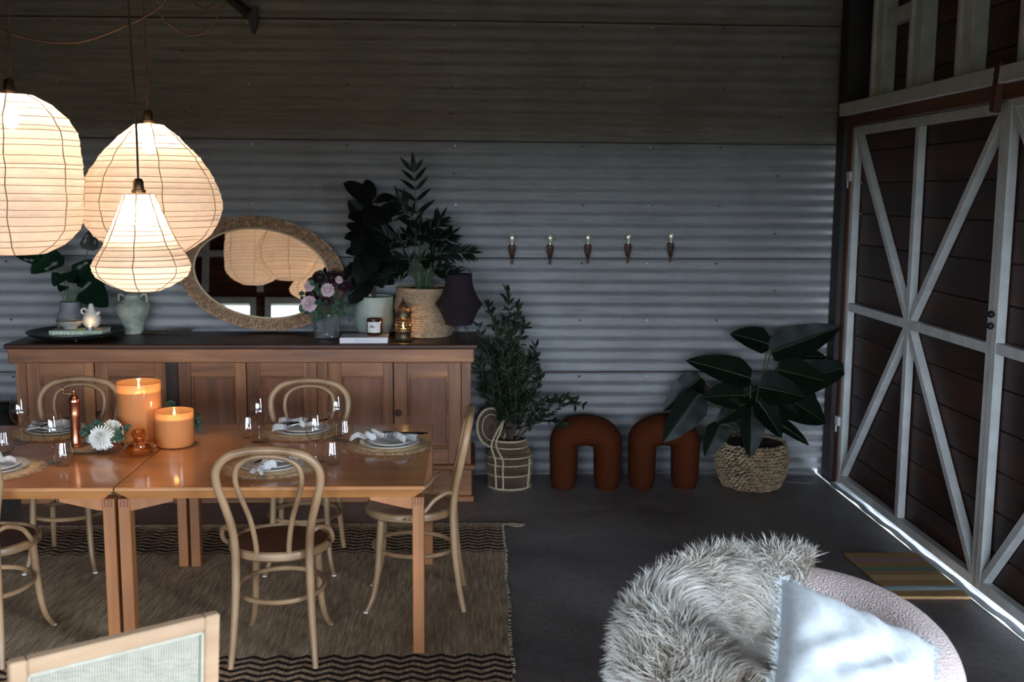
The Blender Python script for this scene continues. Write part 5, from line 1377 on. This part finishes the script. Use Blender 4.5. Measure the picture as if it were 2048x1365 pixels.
for k in range(28):
    a = 2*pi*k/28; mb.tube([M @ Vector((.02*cos(a), .003, .024*sin(a))), M @ Vector((.105*cos(a), .003, .122*sin(a)))], .0018, 4)
tag(obj('fan_spoke', mb, MAT['wicker_dark'], pk), None, None, kind='stuff')
obj('fan_web', MB().add([M @ Vector((0, .006, 0))]+[M @ Vector((.1*cos(2*pi*k/36), .006, .118*sin(2*pi*k/36))) for k in range(36)], [(0, 1+k, 1+(k+1) % 36) for k in range(36)]), pm('dark_wicker_web', C(66, 50, 38), C(90, 70, 54), rough=.9, scale=120), pk)

OT = PP+Vector((.01, 0, .29)); r = random.Random(77)
ol = thing('olive_tree', 'young olive tree growing out of the wicker peacock planter', 'tree', OT)
fol = MB()
def olive_branch(pts, rad, leaves, nm='branch'):
    P = spl(pts, 6); n_ = len(P)
    b = obj(nm, MB().tube(P, [rad*(1-.8*i/(n_-1))+.0008 for i in range(n_)], 6), MAT['stem_dark'], ol)
    for q in range(leaves):
        t = r.uniform(.22, 1.0)**.8; i = min(int(t*(n_-1)), n_-2); p = P[i].lerp(P[i+1], r.random()); tg = (P[i+1]-P[i]).normalized()
        d = tg*.7+Vector((r.uniform(-1, 1), r.uniform(-1, 1), r.uniform(-.4, .8))).normalized()
        L = r.uniform(.045, .075); M = frame_to(p, d, (r.uniform(-1, 1), -1, r.uniform(-.3, 1)))
        w = L*.145
        fol.add([M @ Vector(v) for v in ((0, 0, 0), (L*.35, -w, .002), (L*.75, -w*.8, .001), (L, 0, -.004), (L*.75, w*.8, .001), (L*.35, w, .002))], [(0, 1, 2, 3), (0, 3, 4, 5)])
tips = [(1012, 578, -.26), (975, 604, -.28), (1050, 640, -.25), (1070, 690, -.28), (1078, 745, -.32), (955, 650, -.34), (958, 720, -.36), (990, 640, -.36), (1030, 660, -.2), (1020, 700, -.38), (1005, 720, -.42), (1060, 790, -.36), (960, 780, -.3), (985, 760, -.4), (1045, 720, -.4), (1035, 610, -.27), (985, 690, -.2), (1050, 800, -.2), (1000, 800, -.42), (1065, 720, -.18), (970, 690, -.40), (1010, 640, -.32)]
for (px, py, Y) in tips:
    T = on_y(px, py, Y)-OT; b0 = Vector((r.uniform(-.02, .02), r.uniform(-.02, .02), -.01))
    m1 = Vector((T.x*.25+r.uniform(-.02, .02), T.y*.25, T.z*.35)); m2 = Vector((T.x*.7+r.uniform(-.03, .03), T.y*.7, T.z*.7))
    olive_branch([b0, m1, m2, T], .006, 56)
for (px, py, Y) in ((1172, 812, -.45), (1110, 805, -.42), (1120, 850, -.42), (1150, 800, -.44)):
    T = on_y(px, py, Y)-OT
    olive_branch([Vector((.02, -.01, .0)), Vector((T.x*.3, T.y*.4, .13)), Vector((T.x*.7, T.y*.8, T.z*.8+.05)), T], .004, 36)
tag(obj('foliage', fol, MAT['leaf_olive'], ol, smooth=False), None, None, kind='stuff')

# ================================================================== boucle arch stools
def make_boucle(name, a, b, sc=160):
    m, nt, p = nodes(name)
    mp = mapped(nt); n1 = noise(nt, mp, sc, 3, .6); vo = nt.nodes.new('ShaderNodeTexVoronoi'); vo.inputs['Scale'].default_value = sc*.6; nt.links.new(mp.outputs[0], vo.inputs['Vector'])
    rr = ramp(nt, n1.outputs['Fac'], [(.3, a), (.65, b)]); nt.links.new(rr.outputs[0], p.inputs['Base Color'])
    p.inputs['Roughness'].default_value = .95; p.inputs['Specular IOR Level'].default_value = .1
    h = math_n(nt, 'ADD', n1.outputs['Fac'], vo.outputs['Distance']); bump(nt, p, h, .8, .006); return m
MAT['rust_boucle'] = make_boucle('rust_boucle', C(58, 27, 14), C(98, 47, 24), 150)
MAT['pink_boucle'] = make_boucle('pale_pink_boucle', C(204, 180, 174), C(236, 216, 210), 230)
st0 = thing('arch_stool', 'x', 'stool')
def stool_part():
    pts = [(-.142, 0, .0), (-.142, 0, .12), (-.142, 0, .26), (-.134, 0, .318), (-.095, 0, .354), (-.04, 0, .37), (0, 0, .373), (.04, 0, .37), (.095, 0, .354), (.134, 0, .318), (.142, 0, .26), (.142, 0, .12), (.142, 0, .0)]
    P = spl(pts, 5); n_ = len(P)
    return MB().tube(P, [.086+.014*sin(pi*i/(n_-1)) - .012*max(0, 1-min(i, n_-1-i)/2) for i in range(n_)], 20, sq=(1.5, 1.0, (0, 1, 0)))
obj('arch', stool_part(), MAT['rust_boucle'], st0)
for s1 in (-1, 1): obj('glide', MB().lathe([(0, -.003), (.05, -.003), (.05, .002), (0, .002)], 16, c=(s1*.142, 0, 0), sy=1.5), MAT['black'], st0)
for i, (pa_, pb_, lab) in enumerate(((1101, 1247, 'next to the olive tree'), (1257, 1407, 'under the big philodendron leaves'))):
    s = st0 if i == 0 else copy_tree(st0)
    s.location = ((on_z(pa_, 983, 0).x+on_z(pb_, 983, 0).x)/2, -.30, .0035); s.rotation_euler = (0, 0, radians(-4+3*i))
    s['label'] = 'rust boucle arch shaped stool ' + lab; s['group'] = 'rust boucle stools'

# ================================================================== philodendron in seagrass basket
PHB = Vector((on_z(1515, 985, 0).x, -.29, 0))
sg = thing('seagrass_basket', 'chunky woven seagrass basket holding the big philodendron', 'basket', PHB)
MAT['chunky'] = pm('chunky_seagrass', C(100, 78, 56), C(196, 168, 132), rough=.75, scale=30, lo=.3, hi=.7)
def bas_r(z): t = z/.29; return .148+.085*sin(pi*min(1, t*.62+.12))**1.0*.95
mb = MB(); r = random.Random(6)
rows_ = 15
for k in range(rows_):
    z = .012+.277*k/(rows_-1); rr = bas_r(z); nseg = 44
    for j in range(nseg):
        a = 2*pi*(j+.5*(k % 2))/nseg; da = 2*pi/nseg*.62
        zz = z+r.uniform(-.004, .004)
        P = [((rr-.006)*cos(a-da), (rr-.006)*sin(a-da), zz-.007), ((rr+.006)*cos(a), (rr+.006)*sin(a), zz), ((rr-.006)*cos(a+da), (rr-.006)*sin(a+da), zz+.007)]
        mb.tube(P, [.005, .0088, .005], 5, caps=False)
tag(obj('weave', mb, MAT['chunky'], sg), None, None, kind='stuff')
obj('inner_wall', MB().lathe([(0, .003)]+[(bas_r(.28*q/8)-.008, .004+.28*q/8) for q in range(9)]+[(0, .26)], 32), pm('dark_basket_core', C(48, 36, 28), rough=.9), sg)
PH = PHB+Vector((0, 0, .262))
ph = thing('philodendron', 'large glossy dark philodendron in the chunky seagrass basket', 'plant', PH)
W_PHIL = lambda u: max(0.02, min(1, .5+2.6*u)*(1-u**2.2)**.8)
def Z8(x, y): return (1230+x/3.5, 620+y/3.5)
def phil(b, t, Y0, Y1, W, nrm, bend=.12):
    B = on_y(*Z8(*b), Y0)-PH; T = on_y(*Z8(*t), Y1)-PH; L = (T-B).length
    T0 = Vector((r.uniform(-.03, .03), r.uniform(-.03, .03), -.01))
    lf = obj('leaf', leaf_mb(L*1.04, W*L, W_PHIL, .22, bend, 14, 5, wav=.04), MAT['leaf_phil'], ph, mat4=frame_to(B, T-B, nrm))
    x = [v for v in ((0, 0, 0), (.25, 0, 0), (.5, 0, 0), (.75, 0, 0), (.97, 0, 0))]
    obj('midrib', MB().tube([(q[0]*L*1.04, 0, .003-bend*L*1.04*q[0]*q[0]) for q in x], [.003, .0028, .002, .0015, .0008], 5), MAT['stem_green'], lf)
    obj('petiole', MB().tube(spl([T0, T0.lerp(B, .55)+Vector((0, 0, .04)), B], 6), [.008]*7+[.005]*6, 7), MAT['stem_green'], ph)
r = random.Random(8)
phil((1075, 240), (830, 160), -.30, -.34, .75, (-.1, -.9, .6))
phil((1090, 300), (1560, 130), -.22, -.25, .55, (.1, -.9, .5), -.04)
phil((950, 480), (530, 345), -.34, -.38, .55, (0, -.9, .7), .08)
phil((590, 590), (360, 915), -.42, -.5, .62, (.25, -1, .45), .1)
phil((600, 470), (345, 690), -.22, -.26, .6, (0, -.9, .6), .15)
phil((960, 690), (955, 1020), -.45, -.55, .62, (.0, -1, .6), .12)
phil((1110, 560), (1480, 780), -.36, -.36, .75, (.1, -1, .5), .08)
phil((1230, 500), (1632, 402), -.28, -.28, .62, (.0, -1, .4), .02)
phil((1120, 780), (1365, 930), -.44, -.48, .45, (.2, -.8, .8), .1)
phil((900, 600), (640, 600), -.38, -.46, .8, (.0, -1, .6), .12)
phil((740, 800), (640, 1020), -.32, -.38, .75, (.2, -1, .4), .12)
phil((1010, 540), (1330, 600), -.42, -.46, .8, (.1, -1, .5), .1)
phil((1170, 330), (1480, 320), -.16, -.16, .55, (.0, -1, .6), .1)
phil((1000, 640), (1180, 880), -.46, -.52, .7, (.2, -1, .5), .14)
phil((1140, 420), (1500, 500), -.34, -.32, .6, (.1, -1, .5), .06)
phil((1060, 620), (1300, 760), -.4, -.42, .7, (.1, -1, .5), .1)
phil((980, 560), (760, 690), -.30, -.34, .75, (-.05, -1, .6), .1)
phil((1180, 520), (1420, 620), -.24, -.22, .8, (.05, -1, .5), .1)
phil((900, 660), (720, 780), -.44, -.5, .75, (-.1, -1, .6), .14)

# ================================================================== dark basket past the sideboard
db = thing('dark_pouf', 'dark round woven pouf on the floor past the sideboard end', 'pouf', (-3.04, -.45, 0))
MAT['dark_weave'] = pm('black_woven_fibre', C(26, 23, 24), C(42, 37, 36), rough=.9, scale=60, bmp=.5)
obj('body', MB().lathe([(0, .003), (.18, .003), (.23, .05), (.25, .17), (.25, .38), (.235, .5), (.18, .555), (0, .565)], 40, fn=lambda q, z, a: q*(1+.006*sin(24*a))), MAT['dark_weave'], db)
obj('top_seam', MB().tube(circ(.2, .545, 40), .007, 6, closed=True), MAT['dark_weave'], db)

# ================================================================== boucle tub armchair with sheepskin and cushion
AX, AY = .995, -4.04
ac = thing('tub_armchair', 'pale pink boucle tub armchair under a sheepskin', 'armchair', (AX, AY, 0))
RO, RI, TOP = .49, .25, .665
def tub_sec(th, s_):
    """closed section: s_ in 0..1 round outer wall, over the top, down inside; th = angle (pi/2 at the back)"""
    k = abs(th-pi/2)/(radians(128))           # 0 at back, 1 at the arm ends
    top = TOP - .10*k**2
    ro, ri = RO, RI
    w = (ro-ri)/2; cr = (ro+ri)/2; cz = top-w*.95
    if s_ < .35:
        u = s_/.35; rr = ro-.05*(1-u)**2; z = .05+(cz-.05)*u
    elif s_ < .7:
        a = pi*(s_-.35)/.35; rr = cr+w*cos(a); z = cz+w*.95*sin(a)
    else:
        u = (s_-.7)/.3; rr = ri+.0*u; z = cz+(.30-cz)*u
    return rr, z
TH0, TH1 = radians(90-128), radians(90+128)
def tub(u, v, off=0.0):
    th = TH0+(TH1-TH0)*u
    rr, z = tub_sec(th, v)
    if off:
        e = .01; r2, z2 = tub_sec(th, min(v+e, 1)); r1, z1 = tub_sec(th, max(v-e, 0)); d = Vector((r2-r1, z2-z1)); n_ = Vector((d.y, -d.x)).normalized(); rr += n_.x*off; z += n_.y*off
    return Vector((rr*cos(th), rr*sin(th), z))
mb = MB().grid(tub, 64, 40)
# rounded arm ends
for uu, sg_ in ((0, -1), (1, 1)):
    th = TH0+(TH1-TH0)*uu; tg = Vector((-sin(th), cos(th), 0))*sg_
    ring = [tub(uu, j/40) for j in range(41)]; cen = sum(ring, Vector())/41
    rings_ = [[cen+(p-cen)*cos(q*pi/2/5)+tg*(.10*sin(q*pi/2/5)) for p in ring] for q in range(6)]
    vs = [p for R in rings_ for p in R]
    mb.add(vs, [((i*41+j, i*41+j+1, (i+1)*41+j+1, (i+1)*41+j) if sg_ < 0 else (i*41+j+1, i*41+j, (i+1)*41+j, (i+1)*41+j+1)) for i in range(5) for j in range(40)])
obj('wrap_back', mb, MAT['pink_boucle'], ac)
obj('seat_cushion', MB().lathe([(0, .30), (.25, .30), (.30, .33), (.31, .37), (.29, .405), (.24, .42), (0, .43)], 48, sy=1.25, c=(0, -.08, 0)), MAT['pink_boucle'], ac)
obj('base', MB().lathe([(0, .02), (.42, .02), (.44, .04), (.44, .29), (0, .29)], 48), MAT['pink_boucle'], ac)
for k in range(4):
    a = pi/4+k*pi/2; obj('foot', MB().lathe([(0, 0), (.025, 0), (.03, .03), (0, .03)], 14, c=(.34*cos(a), .34*sin(a), 0)), MAT['black'], ac)

sk = thing('sheepskin', 'long haired cream and taupe sheepskin draped over the tub armchair', 'sheepskin', (AX, AY, 0))
def skin_sec(th, s_):
    if s_ < .72: return tub_sec(th, s_/.72*.90)
    r0_, z0_ = tub_sec(th, .90); t = (s_-.72)/.28
    z_ = max(z0_-.10*t, .455) if t < .35 else .452+.01*cos(t*5)
    return r0_*(1-t*.96), max(z_, z0_*(1-min(1, t/.35))+.455*min(1, t/.35))
def skin_pt(u, v, off):      # u along the back, v from outside over the top down to the seat
    th = TH0+(TH1-TH0)*(.405+.635*u); lo = .08+.10*abs(sin(u*4.1))+.06*sin(u*9)
    s_ = lo+(.98-lo)*v; rr, z = skin_sec(th, s_)
    e = .008; r2, z2 = skin_sec(th, min(s_+e, 1)); r1, z1 = skin_sec(th, max(s_-e, 0)); d = Vector((r2-r1, z2-z1)); n_ = Vector((d.y, -d.x)).normalized() if d.length > 1e-7 else Vector((0, 1))
    rr += n_.x*off; z += n_.y*off
    return Vector((rr*cos(th), rr*sin(th), z))
MAT['hide'] = pm('sheepskin_hide', C(150, 138, 124), rough=.95)
obj('hide', MB().grid(lambda u, v: skin_pt(u, v, .012), 48, 40), MAT['hide'], sk)
def fur_mat():
    m, nt, p = nodes('sheepskin_fur')
    at = nt.nodes.new('ShaderNodeVertexColor'); at.layer_name = 'tint'
    nt.links.new(at.outputs[0], p.inputs['Base Color']); p.inputs['Roughness'].default_value = .8; p.inputs['Specular IOR Level'].default_value = .15
    p.inputs['Sheen Weight'].default_value = .2
    return m
r = random.Random(99); V = []; Fc = []; Ct = []
from mathutils import noise as mnoise
NF = 46000
ca, cb, cc = Vector(C(222, 211, 197)[:3]), Vector(C(168, 150, 131)[:3]), Vector(C(245, 240, 231)[:3])
for q in range(NF):
    u, v = r.random(), r.random()
    b = skin_pt(u, v, .010); b2 = skin_pt(u, v, .03); nrm = (b2-b).normalized()
    tu = (skin_pt(min(1, u+.01), v, .01)-skin_pt(max(0, u-.01), v, .01)).normalized(); tv = (skin_pt(u, min(1, v+.01), .01)-skin_pt(u, max(0, v-.01), .01)).normalized()
    n1 = mnoise.noise(b*5.5); n2 = mnoise.noise(b*5.5+Vector((7, 3, 1))); n3 = mnoise.noise(b*16)
    clump = tu*(n1*.9+n3*.5)+tv*(n2*.9+.35*(1 if v < .45 else -1)+mnoise.noise(b*15+Vector((3, 9, 2)))*.5)
    L = r.uniform(.055, .10)
    d1 = (nrm*1.0+clump*.5+Vector((r.uniform(-.25, .25), r.uniform(-.25, .25), r.uniform(-.2, .2)))).normalized()
    d2 = (nrm*.45+clump*1.1+Vector((r.uniform(-.3, .3), r.uniform(-.3, .3), -.25))).normalized()
    p1 = b+d1*L*.45; p2 = p1+d2*L*.35; p3 = p2+(d2+Vector((0, 0, -.25))).normalized()*L*.3
    w = d1.cross(Vector((r.uniform(-1, 1), r.uniform(-1, 1), r.uniform(-1, 1)))).normalized()*.0014
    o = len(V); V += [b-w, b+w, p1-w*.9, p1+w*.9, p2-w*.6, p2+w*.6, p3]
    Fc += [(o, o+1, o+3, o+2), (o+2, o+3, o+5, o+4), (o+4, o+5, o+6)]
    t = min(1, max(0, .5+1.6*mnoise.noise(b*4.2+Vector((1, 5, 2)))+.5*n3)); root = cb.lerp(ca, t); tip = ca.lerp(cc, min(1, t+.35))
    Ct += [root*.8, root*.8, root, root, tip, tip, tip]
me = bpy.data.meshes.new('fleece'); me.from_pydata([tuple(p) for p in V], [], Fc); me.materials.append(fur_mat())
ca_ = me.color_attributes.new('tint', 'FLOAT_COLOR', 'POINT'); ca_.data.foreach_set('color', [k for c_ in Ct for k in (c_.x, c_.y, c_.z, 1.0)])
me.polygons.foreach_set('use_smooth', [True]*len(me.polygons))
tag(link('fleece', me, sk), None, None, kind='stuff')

# cushion
P1 = on_y(1562, 1158, -4.3); P2 = on_y(1868, 1292, -4.34)
ex = (P2-P1); CW = ex.length; ex.normalize()
P4 = on_y(1535, 1440, -4.66); ey = (P4-P1); ey = (ey-ex*ey.dot(ex)).normalized(); ez = ex.cross(ey)
if ez.dot(CAM-P1) < 0: ez = -ez
CH = .44
cc_ = P1+ex*CW/2+ey*CH/2
MAT['white_linen'] = pm('white_linen_cushion', C(172, 174, 175), C(184, 186, 187), rough=.85, scale=60, bmp=.12, bdist=.002)
cu = thing('cushion', 'white linen cushion with a frayed edge in the tub armchair', 'cushion', cc_)
cu.matrix_world = Matrix.Translation(cc_) @ Matrix((ex, ey, ez)).transposed().to_4x4()
def cush(sgn):
    def fn(u, v):
        x, y = u*2-1, v*2-1
        pin = .05*((1-abs(x)**2)*abs(y)**3+(1-abs(y)**2)*abs(x)**3)
        px_ = x*CW/2*(1-.07*(1-x*x*0)*(1-abs(y)**2)*0 - .06*(1-y*y)*abs(x)); py_ = y*CH/2*(1-.06*(1-x*x)*abs(y))
        h = .085*((1-x**4)*(1-y**4))**.6
        wr = .010*sin(x*9+y*5+2*sin(y*4))*(1-x*x)*(1-y*y)+.016*math.exp(-((x-.25-y*.35)**2)/.006)*(1-y*y)*(1-x*x)*(y < .3) + .006*sin(13*x-8*y)*(1-x*x)
        return (px_, py_, sgn*(h+wr*(sgn > 0)))
    return fn
mb = MB().grid(cush(1), 40, 40); mb2 = MB().grid(lambda u, v: cush(-1)(1-u, v), 30, 30)
body = obj('cover', mb.add(mb2.v, mb2.f), MAT['white_linen'], cu)
r = random.Random(55); mb = MB()
for q in range(900):
    e = r.randrange(4); t = r.random()
    u, v = ((t, 0), (1, t), (t, 1), (0, t))[e]; p = Vector(cush(1)(u, v)); d = Vector(((0, -1, 0), (1, 0, 0), (0, 1, 0), (-1, 0, 0))[e])+Vector((r.uniform(-.6, .6), r.uniform(-.6, .6), r.uniform(-.6, .6)))
    L = r.uniform(.010, .026); mb.tube([p-d*.004, p+d.normalized()*L*.6, p+d.normalized()*L+Vector((r.uniform(-.006, .006),)*3)], [.0016, .0016, .0009], 4, caps=False)
tag(obj('frayed_edge', mb, MAT['white_linen'], cu), None, None, kind='stuff')

# ================================================================== cane back chair in the foreground
ZT = .87
TRp = on_z(441, 1229, ZT); TLp = on_z(18, 1331, ZT)
ux = (TRp-TLp); CWd = ux.length; ux.normalize(); uy = Vector((-ux.y, ux.x, 0))
cn = thing('cane_chair', 'pale timber chair with a woven cane back panel in the foreground', 'chair', (TLp.x, TLp.y, 0))
cn.matrix_world = Matrix.Translation((TLp.x, TLp.y, 0)) @ Matrix((ux, uy, Vector((0, 0, 1)))).transposed().to_4x4()
MAT['pale_oak'] = wood('pale_oak', C(166, 128, 98), C(184, 148, 116), C(198, 164, 132), 'X', .7, .5, bmp=.08)
MAT['cane'] = pm('woven_cane', C(174, 167, 149), C(188, 181, 162), rough=.6, scale=30)
TLT = Matrix.Rotation(radians(-9), 4, 'X')   # back leans a little
BT = Matrix.Translation((0, 0, ZT)) @ Matrix.Rotation(radians(7), 4, 'X') @ Matrix.Translation((0, 0, -ZT))
fw, ft = .038, .028
def bobj(nm, mb, mat, par=cn): return obj(nm, mb.xf(BT), mat, par, smooth=False)
bobj('top_rail', MB().box(fw, CWd-fw, 0, ft, ZT-fw, ZT, .004), MAT['pale_oak'])
bobj('stile', MB().box(0, fw, 0, ft, .34, ZT, .004), MAT['pale_oak']); bobj('stile', MB().box(CWd-fw, CWd, 0, ft, .34, ZT, .004), MAT['pale_oak'])
bobj('lower_rail', MB().box(fw, CWd-fw, 0, ft, .42, .455, .004), MAT['pale_oak'])
mb = MB(); x = fw
while x < CWd-fw: mb.box(x, x+.0036, .0125, .0138, .45, ZT-fw); x += .0062
z = .456
while z < ZT-fw: mb.box(fw, CWd-fw, .0138, .0150, z, z+.0036); z += .0062
tag(bobj('cane_weave', mb, MAT['cane']), None, None, kind='stuff')
bobj('cane_spline', MB().box(fw, CWd-fw, .006, .010, ZT-fw-.008, ZT-fw).box(fw, fw+.007, .006, .010, .455, ZT-fw).box(CWd-fw-.007, CWd-fw, .006, .010, .455, ZT-fw), MAT['cane'])
obj('seat', MB().box(-.005, CWd+.005, .02, .52, .39, .425, .008), MAT['pale_oak'], cn, smooth=False)
for (x0, y0, h) in ((0, .0, .39), (CWd-fw, .0, .39), (0, .47, .39), (CWd-fw, .47, .39)):
    obj('leg', MB().box(x0, x0+fw, y0, y0+fw, .0, h, .004), MAT['pale_oak'], cn, smooth=False)
